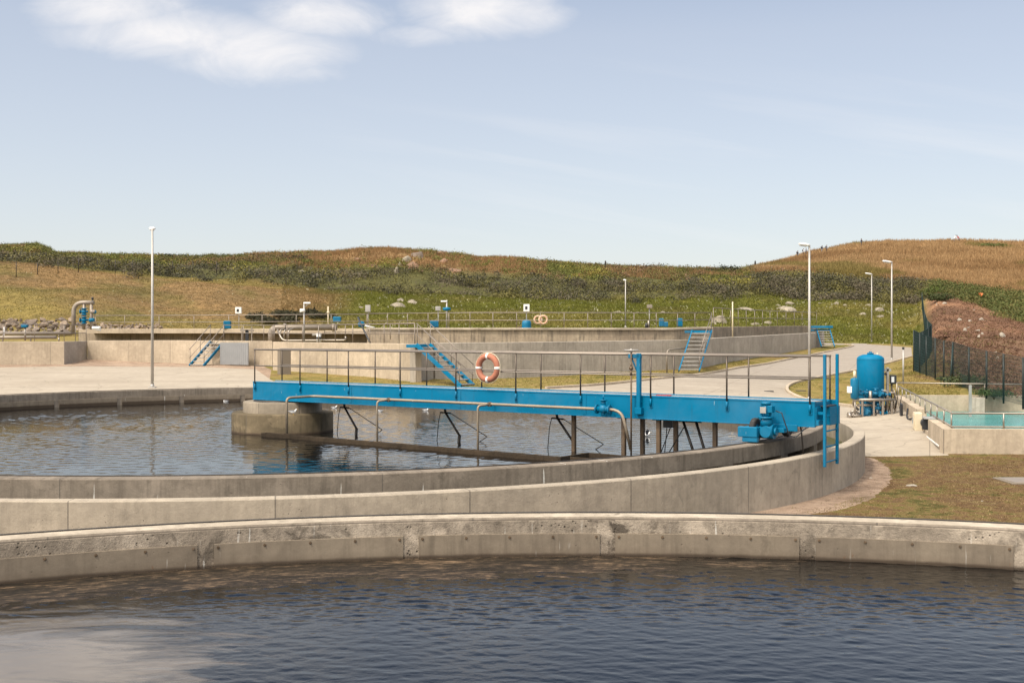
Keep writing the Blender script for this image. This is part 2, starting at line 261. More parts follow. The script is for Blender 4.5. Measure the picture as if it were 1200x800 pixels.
# ------------------------------------------------------------------ mesh builder
class MB:
    def __init__(s): s.v = []; s.f = []; s.sm = []; s.uv = {}; s.mi = []; s.cur = 0
    def face(s, ids, smooth=False, uv=None):
        s.f.append(tuple(ids)); s.sm.append(smooth); s.mi.append(s.cur)
        if uv: s.uv[len(s.f) - 1] = uv
    def add(s, pts): n = len(s.v); s.v += [tuple(p) for p in pts]; return n
    def quad(s, a, b, c, d, uv=None): n = s.add((a, b, c, d)); s.face((n, n + 1, n + 2, n + 3), False, uv)
    def box(s, c, size, R=None, bev=0.):
        # chamfered box: three slabs of corners per axis
        hx, hy, hz = (x / 2 for x in size); b = min(bev, hx * .45, hy * .45, hz * .45); R = R or Matrix.Identity(3); c = Vector(c)
        P = []
        if b <= 0:
            P = [(sx * hx, sy * hy, sz * hz) for sx in (-1, 1) for sy in (-1, 1) for sz in (-1, 1)]
            n = s.add([c + R @ Vector(p) for p in P])
            for q in ((0, 1, 3, 2), (4, 6, 7, 5), (0, 4, 5, 1), (2, 3, 7, 6), (0, 2, 6, 4), (1, 5, 7, 3)): s.face([n + i for i in q])
            return s
        idx = {}
        for sx in (-1, 1):
            for sy in (-1, 1):
                for sz in (-1, 1):
                    for ax in range(3):
                        p = [sx * (hx - b), sy * (hy - b), sz * (hz - b)]; p[ax] = (sx * hx, sy * hy, sz * hz)[ax]
                        idx[(sx, sy, sz, ax)] = len(P); P.append(p)
        n = s.add([c + R @ Vector(p) for p in P]); K = lambda *a: n + idx[a]
        for a in (-1, 1):
            s.face([K(a, -1, -1, 0), K(a, 1, -1, 0), K(a, 1, 1, 0), K(a, -1, 1, 0)][::a])
            s.face([K(-1, a, -1, 1), K(-1, a, 1, 1), K(1, a, 1, 1), K(1, a, -1, 1)][::a])
            s.face([K(-1, -1, a, 2), K(1, -1, a, 2), K(1, 1, a, 2), K(-1, 1, a, 2)][::a])
            for d in (-1, 1):
                s.face([K(a, d, -1, 0), K(a, d, -1, 1), K(a, d, 1, 1), K(a, d, 1, 0)][::-a * d])
                s.face([K(a, -1, d, 0), K(a, 1, d, 0), K(a, 1, d, 2), K(a, -1, d, 2)][::a * d])
                s.face([K(-1, a, d, 1), K(-1, a, d, 2), K(1, a, d, 2), K(1, a, d, 1)][::a * d])
                for e in (-1, 1): s.face([K(a, d, e, 0), K(a, d, e, 1), K(a, d, e, 2)][::a * d * e])
        return s
    def tube(s, p0, p1, r, r1=None, seg=10, caps=True): return s.path([p0, p1], r, r1, seg, caps)
    def path(s, pts, r, r1=None, seg=10, caps=True, closed=False):
        pts = [Vector(p) for p in pts]; m = len(pts); r1 = r if r1 is None else r1; rings = []; up = None
        for i, p in enumerate(pts):
            if closed: d = pts[(i + 1) % m] - pts[i - 1]
            else: d = pts[min(i + 1, m - 1)] - pts[max(i - 1, 0)]
            d.normalize()
            if up is None: up = Vector((0, 0, 1)) if abs(d.z) < .9 else Vector((1, 0, 0))
            a = d.cross(up).normalized(); up = a.cross(d).normalized(); rad = r + (r1 - r) * i / (m - 1)
            rings.append(s.add([p + (a * math.cos(t) + up * math.sin(t)) * rad for t in (2 * PI * k / seg for k in range(seg))]))
        for i in range(m if closed else m - 1):
            A = rings[i]; B = rings[(i + 1) % m]
            for k in range(seg): s.face((A + k, A + (k + 1) % seg, B + (k + 1) % seg, B + k), True)
        if caps and not closed: s.face([rings[0] + k for k in range(seg)][::-1]); s.face([rings[-1] + k for k in range(seg)])
        return s
    def lathe(s, prof, c=(0, 0, 0), seg=24, axis='z', a0=0, a1=2 * PI, smooth=True):
        c = Vector(c); full = abs(a1 - a0 - 2 * PI) < 1e-6; n = seg if full else seg + 1; rows = []; L = 0; acc = [0]
        for i in range(1, len(prof)): acc.append(acc[-1] + math.dist(prof[i - 1], prof[i]))
        for (r, z) in prof:
            P = []
            for k in range(n):
                t = a0 + (a1 - a0) * k / seg
                v = Vector((r * math.cos(t), r * math.sin(t), z))
                if axis == 'x': v = Vector((z, v.x, v.y))
                elif isinstance(axis, Matrix): v = axis @ v
                P.append(c + v)
            rows.append(s.add(P))
        R0 = max(p[0] for p in prof)
        for i in range(len(prof) - 1):
            for k in range(seg):
                k2 = (k + 1) % n
                u0 = (a0 + (a1 - a0) * k / seg) * R0; u1 = (a0 + (a1 - a0) * (k + 1) / seg) * R0
                s.face((rows[i] + k, rows[i] + k2, rows[i + 1] + k2, rows[i + 1] + k), smooth, [(u0, acc[i]), (u1, acc[i]), (u1, acc[i + 1]), (u0, acc[i + 1])])
        return s
    def ring(s, cx, cy, ri, ro, z0, z1, a0=0, a1=2 * PI, seg=256, bev=.015):
        prof = [(ri, z0), (ri, z1 - bev), (ri + bev, z1), (ro - bev, z1), (ro, z1 - bev), (ro, z0)]
        full = abs(a1 - a0 - 2 * PI) < 1e-6; n = seg if full else seg + 1; rows = []
        for (r, z) in prof: rows.append(s.add([(cx + r * math.cos(a0 + (a1 - a0) * k / seg), cy + r * math.sin(a0 + (a1 - a0) * k / seg), z) for k in range(n)]))
        vv = [z0, z1 - bev, z1, z1 + (ro - ri), z1 - bev, z0]
        for i in range(5):
            for k in range(seg):
                k2 = (k + 1) % n; u0 = (a0 + (a1 - a0) * k / seg) * ro; u1 = (a0 + (a1 - a0) * (k + 1) / seg) * ro
                s.face((rows[i] + k2, rows[i] + k, rows[i + 1] + k, rows[i + 1] + k2), False, [(u1, vv[i]), (u0, vv[i]), (u0, vv[i + 1]), (u1, vv[i + 1])])
        if not full:
            s.face([rw for rw in rows]); s.face([rw + seg for rw in rows][::-1])
        return s
    def ball(s, c, r, seg=12, sq=(1, 1, 1)):
        prof = [(max(1e-4, math.sin(PI * i / (seg // 2)) * r), -math.cos(PI * i / (seg // 2)) * r) for i in range(seg // 2 + 1)]
        n0 = len(s.v); s.lathe(prof, (0, 0, 0), seg)
        for i in range(n0, len(s.v)): v = s.v[i]; s.v[i] = (c[0] + v[0] * sq[0], c[1] + v[1] * sq[1], c[2] + v[2] * sq[2])
        return s
def worldloc(o):
    v = Vector((0, 0, 0))
    while o: v = v + o.location; o = o.parent
    return v
def build(mb, name, mats, parent=None, base=None):
    """link one mesh; verts are given in world space; a parentless mesh gets its origin at `base`"""
    off = worldloc(parent) if parent else Vector(base or (0, 0, 0))
    me = bpy.data.meshes.new(name)
    me.from_pydata([(v[0] - off.x, v[1] - off.y, v[2] - off.z) for v in mb.v], [], mb.f)
    me.polygons.foreach_set('use_smooth', mb.sm); 
    if not isinstance(mats, (list, tuple)): mats = [mats]
    for m in mats: me.materials.append(m)
    if len(mats) > 1: me.polygons.foreach_set('material_index', mb.mi)
    if mb.uv:
        uvl = me.uv_layers.new(name='UVMap')
        for fi, uv in mb.uv.items():
            p = me.polygons[fi]
            for k, li in enumerate(p.loop_indices): uvl.data[li].uv = uv[k]
    o = bpy.data.objects.new(name, me); COL.objects.link(o)
    if parent: o.parent = parent
    else: o.location = off
    return o
def tag(o, label=None, cat=None, group=None, kind=None):
    if label: o['label'] = label
    if cat: o['category'] = cat
    if group: o['group'] = group
    if kind: o['kind'] = kind
    return o
def empty(name, loc, label, cat, group=None):
    o = bpy.data.objects.new(name, None); COL.objects.link(o); o.location = loc; o.empty_display_size = .3
    return tag(o, label, cat, group)
def copy_tree(o, parent=None):
    c = o.copy(); COL.objects.link(c); c.parent = parent
    for ch in o.children: copy_tree(ch, c)
    return c
def np_mesh(name, V, Fq, mat, cols=None, attr='tint'):
    """fast mesh from numpy arrays (all faces the same size)"""
    me = bpy.data.meshes.new(name); n, k = Fq.shape
    me.vertices.add(len(V)); me.vertices.foreach_set('co', V.astype(np.float32).ravel())
    me.loops.add(n * k); me.loops.foreach_set('vertex_index', Fq.astype(np.int32).ravel())
    me.polygons.add(n); me.polygons.foreach_set('loop_start', np.arange(0, n * k, k, dtype=np.int32))
    me.update(calc_edges=True)
    if cols is not None:
        a = me.color_attributes.new(attr, 'FLOAT_COLOR', 'POINT')
        a.data.foreach_set('color', np.concatenate([cols, np.ones((len(cols), 1))], 1).astype(np.float32).ravel())
    me.materials.append(mat); o = bpy.data.objects.new(name, me); COL.objects.link(o); return o
# ------------------------------------------------------------------ terrain
def zy(y, Z): return HC + (HY - y) * Z / F
# column (photo x of a sight line) : knots of (distance, height), from the yard to beyond the crest
def colk(k0, k1, k2, foot, rise, low, top, crest):
    K = [(20, -1.19), (34, k0[1] if isinstance(k0, tuple) else k0)]
    K += [k1, k2]; K += [(Z, zy(y, Z)) for Z, y in (foot, rise, low, top, crest)]
    Zc, zc = K[-1]; K += [(Zc + 25, zc - 1.5), (Zc + 90, zc - 14), (Zc + 600, -2), (6000, -4)]
    return K
COLS = [
 (-900, colk(-1.0, (55, -.08), (75, .43), (108, 387), (112, 374), (150, 312), (190, 296), (206, 292))),
 (-200, colk(-1.0, (55, -.08), (75, .43), (108, 387), (112, 374), (150, 303), (188, 290), (204, 286))),
 (0, colk(-1.0, (55, -.08), (75, .43), (108, 387), (112, 374), (150, 305), (185, 292), (200, 287.5))),
 (45, colk(-1.0, (55, -.08), (75, .43), (108, 387), (112, 374), (150, 309), (185, 292), (200, 287.3))),
 (66, colk(-1.0, (55, -.08), (75, .43), (108, 387), (112, 374), (150, 312), (188, 302), (203, 297.5))),
 (100, colk(-1.0, (55, -.08), (75, .43), (108, 387), (113, 375), (152, 316), (188, 303), (203, 298.5))),
 (200, colk(-1.0, (55, -.08), (76, .43), (112, 387), (118, 380), (152, 323), (188, 306), (203, 302))),
 (300, colk(-1.0, (55, -.05), (74, .40), (115, 387), (120, 381), (155, 328), (188, 304), (203, 299))),
 (375, colk(-1.0, (55, 0.0), (70, .3), (116, 387), (121, 381), (155, 337), (188, 302), (203, 297.5))),
 (420, colk(-1.0, (55, 0.05), (70, .3), (116, 387), (121, 381), (155, 341), (188, 297), (203, 292.5))),
 (455, colk(-1.0, (55, 0.05), (70, .3), (116, 387), (121, 381), (155, 343), (188, 296), (203, 292))),
 (500, colk(-1.0, (55, 0.02), (70, .2), (116, 387), (121, 381), (155, 346), (188, 299), (203, 295))),
 (560, colk(-1.0, (55, -.02), (70, .2), (118, 387), (123, 382), (157, 348), (188, 306), (203, 302.5))),
 (640, colk(-1.0, (55, -.1), (70, .2), (118, 388), (123, 383), (158, 349), (190, 309), (205, 306))),
 (700, colk(-1.0, (55, -.2), (70, .3), (118, 388), (123, 384), (158, 350), (190, 315), (205, 312))),
 (800, colk(-1.1, (55, -.4), (70, .2), (118, 390), (123, 386), (160, 350), (190, 318), (208, 315.5))),
 (865, colk(-1.1, (55, -.5), (72, .2), (118, 394), (123, 390), (160, 349), (190, 321), (215, 317.5))),
 (900, colk(-1.15, (55, -.62), (75, .1), (118, 398), (124, 394), (160, 347), (182, 321), (232, 310))),
 (950, colk(-1.19, (55, -.76), (80, .15), (120, 401.5), (127, 396), (160, 349), (180, 324), (238, 298))),
 (1000, colk(-1.19, (56, -.68), (86, .25), (121, 402), (128, 396), (160, 350), (180, 328), (243, 288))),
 (1040, colk(-1.19, (58, -.3), (86, .38), (119, 404), (126, 397), (160, 351), (180, 331), (246, 282.5))),
 (1072, colk(-1.19, (62, .15), (88, .75), (115, 405), (124, 396), (158, 351), (180, 333), (248, 282))),
 (1100, colk(-1.17, (60, .12), (80, zy(415, 80)), (100, 394), (112, 381), (150, 343), (180, 335), (248, 282))),
 (1160, colk(-1.15, (49, -.33), (65, zy(437, 65)), (85, 412), (97, 399), (135, 362), (178, 341), (248, 283))),
 (1200, colk(-1.15, (46, -.42), (60, zy(450, 60)), (80, 425), (92, 411), (125, 377), (172, 346), (248, 284))),
 (1500, colk(-1.15, (44, -.5), (58, -.3), (78, 430), (90, 418), (120, 390), (165, 352), (248, 292))),
 (2400, colk(-1.15, (44, -.5), (58, -.3), (78, 430), (90, 420), (120, 395), (165, 360), (248, 305)))]
CU = np.array([c[0] for c in COLS], float); CK = np.array([c[1] for c in COLS], float)   # (cols, knots, 2)
def knots_at(u):
    u = np.clip(u, CU[0], CU[-1]); i = np.clip(np.searchsorted(CU, u) - 1, 0, len(CU) - 2); t = (u - CU[i]) / (CU[i + 1] - CU[i])
    return CK[i] * (1 - t)[..., None, None] + CK[i + 1] * t[..., None, None]
def T_arr(X, Y):
    X = np.asarray(X, float); Y = np.asarray(Y, float); Ys = np.maximum(Y, 12.)
    u = 600 + F * X / Ys; K = knots_at(u); Z = K[..., 0]; H = K[..., 1]; out = np.full(X.shape, -1.19)
    for j in range(K.shape[-2] - 1):
        m = (Y >= Z[..., j]) & (Y <= Z[..., j + 1]); t = (Y - Z[..., j]) / np.maximum(Z[..., j + 1] - Z[..., j], 1e-6)
        out = np.where(m, H[..., j] * (1 - t) + H[..., j + 1] * t, out)
    return out
def T(x, y): return float(T_arr(np.array([x]), np.array([y]))[0])
def W(px, py, Z): return Vector(((px - 600) * Z / F, Z, zy(py, Z)))
def WZ(px, Z, z): return Vector(((px - 600) * Z / F, Z, z))
def G(px, py, Z0=18., Z1=400.):
    Zs = np.arange(Z0, Z1, .1); X = (px - 600) * Zs / F; d = zy(py, Zs) - T_arr(X, Zs)
    i = np.argmax(d < 0) if (d < 0).any() else len(Zs) - 1
    return Vector((X[i], Zs[i], T(X[i], Zs[i])))
def onT(px, Z): X = (px - 600) * Z / F; return Vector((X, Z, T(X, Z)))
C2 = Vector((-7.21, 35.94, 0)); C1 = Vector((1.1, -.58, 0)); RI = 16.45; RO = 17.5
def smooth(P, it=2):
    for _ in range(it):
        Q = [P[0]]
        for a, b in zip(P[:-1], P[1:]): Q += [(a[0] * .75 + b[0] * .25, a[1] * .75 + b[1] * .25), (a[0] * .25 + b[0] * .75, a[1] * .25 + b[1] * .75)]
        P = Q + [P[-1]]
    return P
def jitter(poly, step=1., amp=0.):
    out = []
    for i, a in enumerate(poly):
        b = poly[(i + 1) % len(poly)]; d = math.dist(a, b); n = max(1, min(60, int(d / step)))
        for k in range(n):
            t = k / n; j = (random.uniform(-amp, amp), random.uniform(-amp, amp))
            out.append((a[0] + (b[0] - a[0]) * t + j[0], a[1] + (b[1] - a[1]) * t + j[1]))
    return out
def inpoly(x, y, P):
    c = np.zeros(x.shape, bool); n = len(P); j = n - 1
    for i in range(n):
        xi, yi = P[i]; xj, yj = P[j]
        c ^= ((yi > y) != (yj > y)) & (x < (xj - xi) * (y - yi) / ((yj - yi) or 1e-9) + xi); j = i
    return c
def gp(l): return [tuple(G(px, py).xy) for px, py in l]
kerb_a = gp([(640, 455.5), (680, 453), (720, 450), (765, 444.5), (820, 440), (875, 430.5), (930, 420), (975, 411), (998, 406.5), (1001, 404.8), (990, 403.8)])
kerb_b = gp([(1069, 418), (1010, 432.5), (960, 442.5), (935, 447.5), (924, 452), (921.5, 457), (926, 462), (945, 469.5), (1000, 477), (1042, 480)])
road = ([(13.0, 34.0), (9.9, 33.9), (4, 34), (-10, 34), (-24, 33), (-60, 30), (-90, 50), (-90, 70)] + gp([(-180, 432), (0, 430.5), (100, 429), (230, 430), (300, 432.5), (316, 444), (330, 451), (500, 453.5)])
        + kerb_a + [(WZ(930, 112, 0).x, 112), (WZ(930, 118.5, 0).x, 118.5)] + gp([(975, 402.3), (1010, 402.6), (1040, 404.8), (1068, 407)]) + kerb_b + [(16.75, 50.0)])
gravel = gp([(880, 606), (930, 604), (975, 600), (1010, 590), (1033, 577), (1046, 560), (1040, 545), (1020, 536), (1013, 536)]) + [(4, 33), (0, 30)]
gravel_b = gp([(-180, 432), (0, 430.5), (100, 429), (230, 430), (300, 432.5), (318, 444), (318, 438)]) + [(WZ(318, 72, 0).x, 72), (WZ(250, 80, 0).x, 80), (-60, 84), (-70, 76)]
gravel_b = gp([(-180, 432), (0, 430.5), (100, 429), (230, 430), (300, 432.5), (316, 444)]) + [tuple(WZ(318, 68, 0).xy), tuple(WZ(300, 76, 0).xy), tuple(WZ(100, 80, 0).xy), tuple(WZ(-180, 78, 0).xy)]
gravel_c = gp([(497, 453.6), (500, 449.2), (560, 448), (575, 450), (560, 454)])
road_e = jitter(road, 1.2); gravel_e = jitter(smooth([gravel[0]] + gravel[1:9], 2) + gravel[9:], .16, .045); gb_e = jitter(gravel_b, 1.2); 
def near_ground():
    pts = []; edges = []
    def loop(P):
        n = len(pts); pts.extend(P); edges.extend([(n + i, n + (i + 1) % len(P)) for i in range(len(P))])
    for P in (road_e, gravel_e, gb_e): loop(P)
    for c in (C1, C2): loop([(c.x + (RO - .12) * math.cos(2 * PI * k / 160), c.y + (RO - .12) * math.sin(2 * PI * k / 160)) for k in range(160)])
    pool = [(POOL[0].x + .1, POOL[0].y + .1), (POOL[1].x - .1, POOL[1].y + .1), (POOL[2].x - .1, POOL[2].y - .1), (POOL[3].x + .1, POOL[3].y - .1)]
    loop(pool)
    for y in np.concatenate([np.arange(-24, 20, 4), np.arange(20, 100.1, 1.6)]):
        for x in np.arange(-96, 96.1, 2.4): pts.append((x + (.01 if (x > -95 and x < 95) else 0), y))
    vs, es, fs, *_ = delaunay_2d_cdt([Vector(p) for p in pts], edges, [], 0, 1e-4)
    V = np.array([(v.x, v.y) for v in vs]); Fi = np.array([f for f in fs]); cen = V[Fi].mean(1)
    Z = T_arr(V[:, 0], V[:, 1]); V3 = np.c_[V, Z]
    hole = np.zeros(len(Fi), bool)
    for c in (C1, C2): hole |= np.hypot(cen[:, 0] - c.x, cen[:, 1] - c.y) < RO - .13
    hole |= inpoly(cen[:, 0], cen[:, 1], pool)
    R = inpoly(cen[:, 0], cen[:, 1], road_e) & ~hole
    Gv = inpoly(cen[:, 0], cen[:, 1], gravel_e) & ~hole & ~R; Gb = inpoly(cen[:, 0], cen[:, 1], gb_e) & ~hole & ~R
    bank = [tuple(WZ(px, Zf, 0).xy) for px, Zf in ((1089, 100.5), (1091.5, 85), (1088, 78), (1081, 72), (1070.8, 66), (1078, 63.5), (1085.5, 61.5), (1096, 59), (1106, 57.5), (1116.5, 56), (1135.5, 52.5), (1156, 49.8), (1176, 47.6), (1199, 45.4), (1226, 43), (1400, 36))] + [(97, 36), (97, 101)]
    Bk = inpoly(cen[:, 0], cen[:, 1], bank) & ~(hole | R | Gv | Gb); L = ~(hole | R | Gv | Gb | Bk)
    for name, m, mat in (('ground', L & (cen[:, 1] <= 37.5), M['lawn']), ('road', R, M['paving']), ('gravel', Gv | Gb, M['gravel']), ('bank_soil', Bk, M['bank']), ('grass_verge', L & (cen[:, 1] > 37.5), M['verge'])):
        ids, inv = np.unique(Fi[m], return_inverse=True)
        tag(np_mesh(name, V3[ids], inv.reshape(-1, 3), mat), kind='structure')
# pool corners (turquoise basin on the right)
POOL = [Vector((12.95, 34.3, 0)), Vector((33.5, 32.8, 0)), Vector((36.5, 49.3, 0)), Vector((16.95, 50.7, 0))]
near_ground()
def sstep(a, b, x): t = np.clip((x - a) / (b - a), 0, 1); return t * t * (3 - 2 * t)
def vnoise(x, y, s, seed=0):
    r = np.random.default_rng(seed).random((256, 256)); X = x / s; Y = y / s; i = np.floor(X).astype(int); j = np.floor(Y).astype(int); a = X - i; b = Y - j
    a = a * a * (3 - 2 * a); b = b * b * (3 - 2 * b); g_ = lambda p, q: r[p % 256, q % 256]
    return (g_(i, j) * (1 - a) + g_(i + 1, j) * a) * (1 - b) + (g_(i, j + 1) * (1 - a) + g_(i + 1, j + 1) * a) * b
def fbm(x, y, s, seed=0): return sum(vnoise(x, y, s / 2 ** k, seed + k) * .5 ** k for k in range(4)) / 1.875
CV = dict(brown=(.195, .125, .058), olive=(.125, .105, .034), green=(.115, .112, .022), ygreen=(.185, .145, .045), straw=(.32, .205, .10), strawd=(.235, .14, .064), burnt=(.13, .072, .045), burnt2=(.195, .108, .066), scrub=(.085, .080, .030), earth=(.33, .19, .11))
CV = {k: np.array(v) for k, v in CV.items()}
def cover(X, Y):
    """what grows where: colour of the ground cover itself"""
    u = 600 + F * X / np.maximum(Y, 12); K = knots_at(u); Zl = K[..., 6, 0]; Zt = K[..., 7, 0]; Zc = K[..., 8, 0]; Zf = K[..., 4, 0]
    def lp(a, b, t): return a + (b - a) * t[..., None]
    n1 = fbm(X, Y, 14, 3); n2 = fbm(X, Y, 5, 9); n3 = fbm(X * .35, Y, 9, 21)
    c = lp(CV['brown'], CV['green'], sstep(330, 440, u + (n1 - .5) * 220 - (Y - 130) * 1.5))
    c = lp(c, CV['ygreen'], sstep(.48, .68, n3) * .75)
    c = lp(c, CV['olive'], sstep(.52, .72, n2) * .6)
    lowL = sstep(150, 20, u) * sstep(134, 120, Y + (n1 - .5) * 14); c = lp(c, CV['ygreen'], lowL * .8)
    c = lp(c, CV['olive'], sstep(230, 60, u) * sstep(6, 0, np.abs(Y - 129 + (n1 - .5) * 12 - (u - 60) * .06)) * .6)
    # left top: rough brown heath above the mown slope
    # scrub belt
    s = sstep(-1.5, 1.5, Y - Zl + (n2 - .5) * 5); c = lp(c, CV['scrub'], s)
    # dry grass patches on the left crest
    p = sstep(330, 390, u) * sstep(640, 560, u) * sstep(.30, .55, (Y - Zl) / np.maximum(Zc - Zl, 1) + (n1 - .5) * .6); c = lp(c, CV['strawd'] * .6 + CV['straw'] * .4, p * .9)
    # right hill of tall dry grass
    dh = sstep(850, 900, u) * sstep(-2, 3, Y - Zt + (n2 - .5) * 6); c = lp(c, lp(CV['straw'], CV['strawd'], sstep(.4, .65, n3)), dh)
    c = lp(c, CV['green'], dh * sstep(.62, .72, n1) * .6)
    # burnt bank behind the green fence
    bt = sstep(1078, 1092, u) * sstep(2, -2, Y - Zl + (n2 - .5) * 4) * sstep(50, 62, Y + (u - 1100) * .16)
    bc = lp(CV['burnt'], CV['burnt2'], sstep(.35, .65, n3)); bc = lp(bc, CV['earth'], sstep(.64, .8, n2) * .6); bc = lp(bc, CV['brown'], sstep(.55, .75, n1) * sstep(80, 140, Y))
    c = lp(c, bc, bt)
    return c, bt
def hill():
    us = np.concatenate([np.arange(-1500, -100, 40), np.arange(-100, 1320, 6), np.arange(1320, 2900, 40)]).astype(float)
    Zr = np.concatenate([np.arange(99.6, 260, 1.1), np.linspace(262, 420, 18), np.geomspace(440, 5900, 14)])
    U, Z = np.meshgrid(us, Zr); X = (U - 600) * Z / F; H = T_arr(X, Z)
    K = knots_at(U); n = fbm(X, Z, 9, 5) - .5; am = sstep(104, 118, Z) * np.where(U > 1090, .4, 1)
    # stay flat on the access road
    rd = sstep(940, 985, U) * sstep(1085, 1070, U) * sstep(124, 120, Z); H = H + n * 1.3 * am * (1 - rd)
    H[0] -= .01
    V = np.c_[X.ravel(), Z.ravel(), H.ravel()]; r, c = X.shape; i = np.arange((r - 1) * (c - 1)); a = (i // (c - 1)) * c + i % (c - 1)
    Fq = np.c_[a, a + 1, a + 1 + c, a + c]; cc, _ = cover(X, Z)
    cen = V[Fq].mean(1); onroad = inpoly(cen[:, 0], cen[:, 1], road)
    o = np_mesh('hillside', V, Fq[~onroad], M['hill'], cc.reshape(-1, 3), 'cover'); tag(o, kind='structure'); o.data.polygons.foreach_set('use_smooth', np.ones(len(o.data.polygons), bool))
    ids, inv = np.unique(Fq[onroad], return_inverse=True)
    if len(ids): tag(np_mesh('road', V[ids], inv.reshape(-1, 4), M['paving']), kind='structure')
hill()
mb = MB(); mb.quad((-6000, -4000, -4.5), (6000, -4000, -4.5), (6000, 5500, -4.5), (-6000, 5500, -4.5)); tag(build(mb, 'far_ground', M['soil']), kind='structure')
def HT(X, Y):   # hill height with its relief
    X = np.asarray(X, float); Y = np.asarray(Y, float); u = 600 + F * X / np.maximum(Y, 12); return T_arr(X, Y) + (fbm(X, Y, 9, 5) - .5) * 1.3 * sstep(104, 118, Y) * np.where(u > 1090, .4, 1) * (1 - sstep(940, 985, u) * sstep(1085, 1070, u) * sstep(124, 120, Y))
def GH(px, py):
    Zs = np.arange(60., 270., .1); X = (px - 600) * Zs / F; d = zy(py, Zs) - HT(X, Zs); i = np.argmax(d < 0) if (d < 0).any() else len(Zs) - 1
    return Vector((X[i], Zs[i], float(HT(X[i], Zs[i]))))
def leaf_cloud(name, P, R, cols, n, size, mat, flat=.75):
    """many small leaf faces filling low domes at P with radii R"""
    m = len(P); k = m * n; d = RNG.normal(size=(k, 3)); d /= np.linalg.norm(d, axis=1)[:, None]; d[:, 2] = np.abs(d[:, 2])
    rad = RNG.uniform(.55, 1.08, k) ** .7; Rr = np.repeat(R, n); lump = 1 + .25 * np.sin(d[:, 0] * 7 + np.repeat(RNG.random(m) * 9, n)) * np.cos(d[:, 1] * 6)
    c = np.repeat(P, n, 0) + d * (rad * Rr * lump)[:, None] * np.array([1, 1, flat])
    a = RNG.normal(size=(k, 3)); a -= (a * d).sum(1)[:, None] * d * .6; a /= np.linalg.norm(a, axis=1)[:, None]; b = np.cross(d + RNG.normal(size=(k, 3)) * .5, a); b /= np.linalg.norm(b, axis=1)[:, None]
    s = RNG.uniform(.6, 1.3, k)[:, None] * size / 2; V = np.stack([c - a * s, c - b * s * .55, c + a * s, c + b * s * .55], 1).reshape(-1, 3)
    col = np.repeat(cols, n, 0) * RNG.uniform(.8, 1.2, (k, 1)); return np_mesh(name, V, np.arange(4 * k).reshape(-1, 4), mat, np.repeat(col, 4, 0))
def scrub():
    P = []; R = []; C = []
    tries = 0
    us = RNG.uniform(-420, 1620, 60000); ts = RNG.random(60000)
    K = knots_at(us); Zl, Zt, Zc = K[:, 6, 0], K[:, 7, 0], K[:, 8, 0]; right = us > 885
    Zl2 = Zl - 5 * (vnoise(us, us * 0, 17, 61) ** 2) - 1; Z = np.where(right, Zl2 + ts * (Zt - Zl2 + 1.5), Zl2 + ts * (Zc + 4 - Zl2)); keep = RNG.random(60000) < (Z / 210) ** 1
    X = (us - 600) * Z / F; n = fbm(X, Z, 11, 40); n2 = fbm(X, Z, 5, 50)
    t = (Z - Zl) / np.maximum(Zc - Zl, 1)
    rocky = sstep(330, 380, us) * sstep(630, 560, us) * sstep(.3, .5, t); keep &= RNG.random(60000) > rocky * (.90 - .5 * (n > .55))
    heath = (us < 300) & (t > .35); keep &= RNG.random(60000) > np.where(heath, .35, 0); keep &= ~((us < 880) & (fbm(X, Z, 8, 71) > .585) & (RNG.random(60000) < .75)); keep &= ~((us > 1090) & (us < 1110) & (t < .05))
    idx = np.nonzero(keep)[0][:7000]; X = X[idx]; Z = Z[idx]; t = t[idx]; n = n[idx]; n2 = n2[idx]; u = us[idx]
    base = np.c_[X, Z, HT(X, Z) - .1]
    dark = np.array((.040, .038, .020)); grey = np.array((.078, .072, .044)); ol = np.array((.105, .092, .030)); gr = np.array((.10, .105, .024)); br = np.array((.15, .095, .055)); yl = np.array((.19, .165, .035))
    w = RNG.random(len(X)); col = np.where((w < .45)[:, None], grey, np.where((w < .78)[:, None], dark, ol))
    up = (t + (n2 - .5) * .6 > .36)[:, None]; w2 = RNG.random(len(X))[:, None]; c2 = np.where(n[:, None] > .5, np.where(w2 < .65, gr, ol), np.where(w2 < .35, br, ol)); c2 = np.where((n2[:, None] > .62), np.where(n[:, None] > .45, yl * .8, dark), c2)
    col = np.where(up & (u < 880)[:, None], c2, col); col = np.where((u > 1085)[:, None], np.where(w2 < .7, gr * .85, ol), col)
    lav = np.array((.095, .078, .050)); n3 = fbm(X, Z, 3.2, 60); col = np.where(((n3 > .60) & (u < 1085))[:, None] & ~up, lav, col); col = np.where((n3 < .40)[:, None] & ~up, ol * 1.1, col); col = np.where((u > 1085)[:, None], np.where(w2 < .6, np.array((.072, .082, .024)), ol), col); col = col * (.75 + .5 * RNG.random((len(X), 1))) * (.6 + .85 * fbm(X, Z, 6, 66))[:, None] * 1.1
    R = RNG.uniform(.6, 1.3, len(X)) * np.where(t > .85, .6, 1) * (.55 + 1.1 * n2) * np.where(t < .3, 1.35, 1)
    o = leaf_cloud('scrub', base, R, col, 56, .27, M['leaf'], .8); tag(o, 'dark green and grey scrub covering the low ridge behind the tanks', 'scrub', kind='stuff')
scrub()
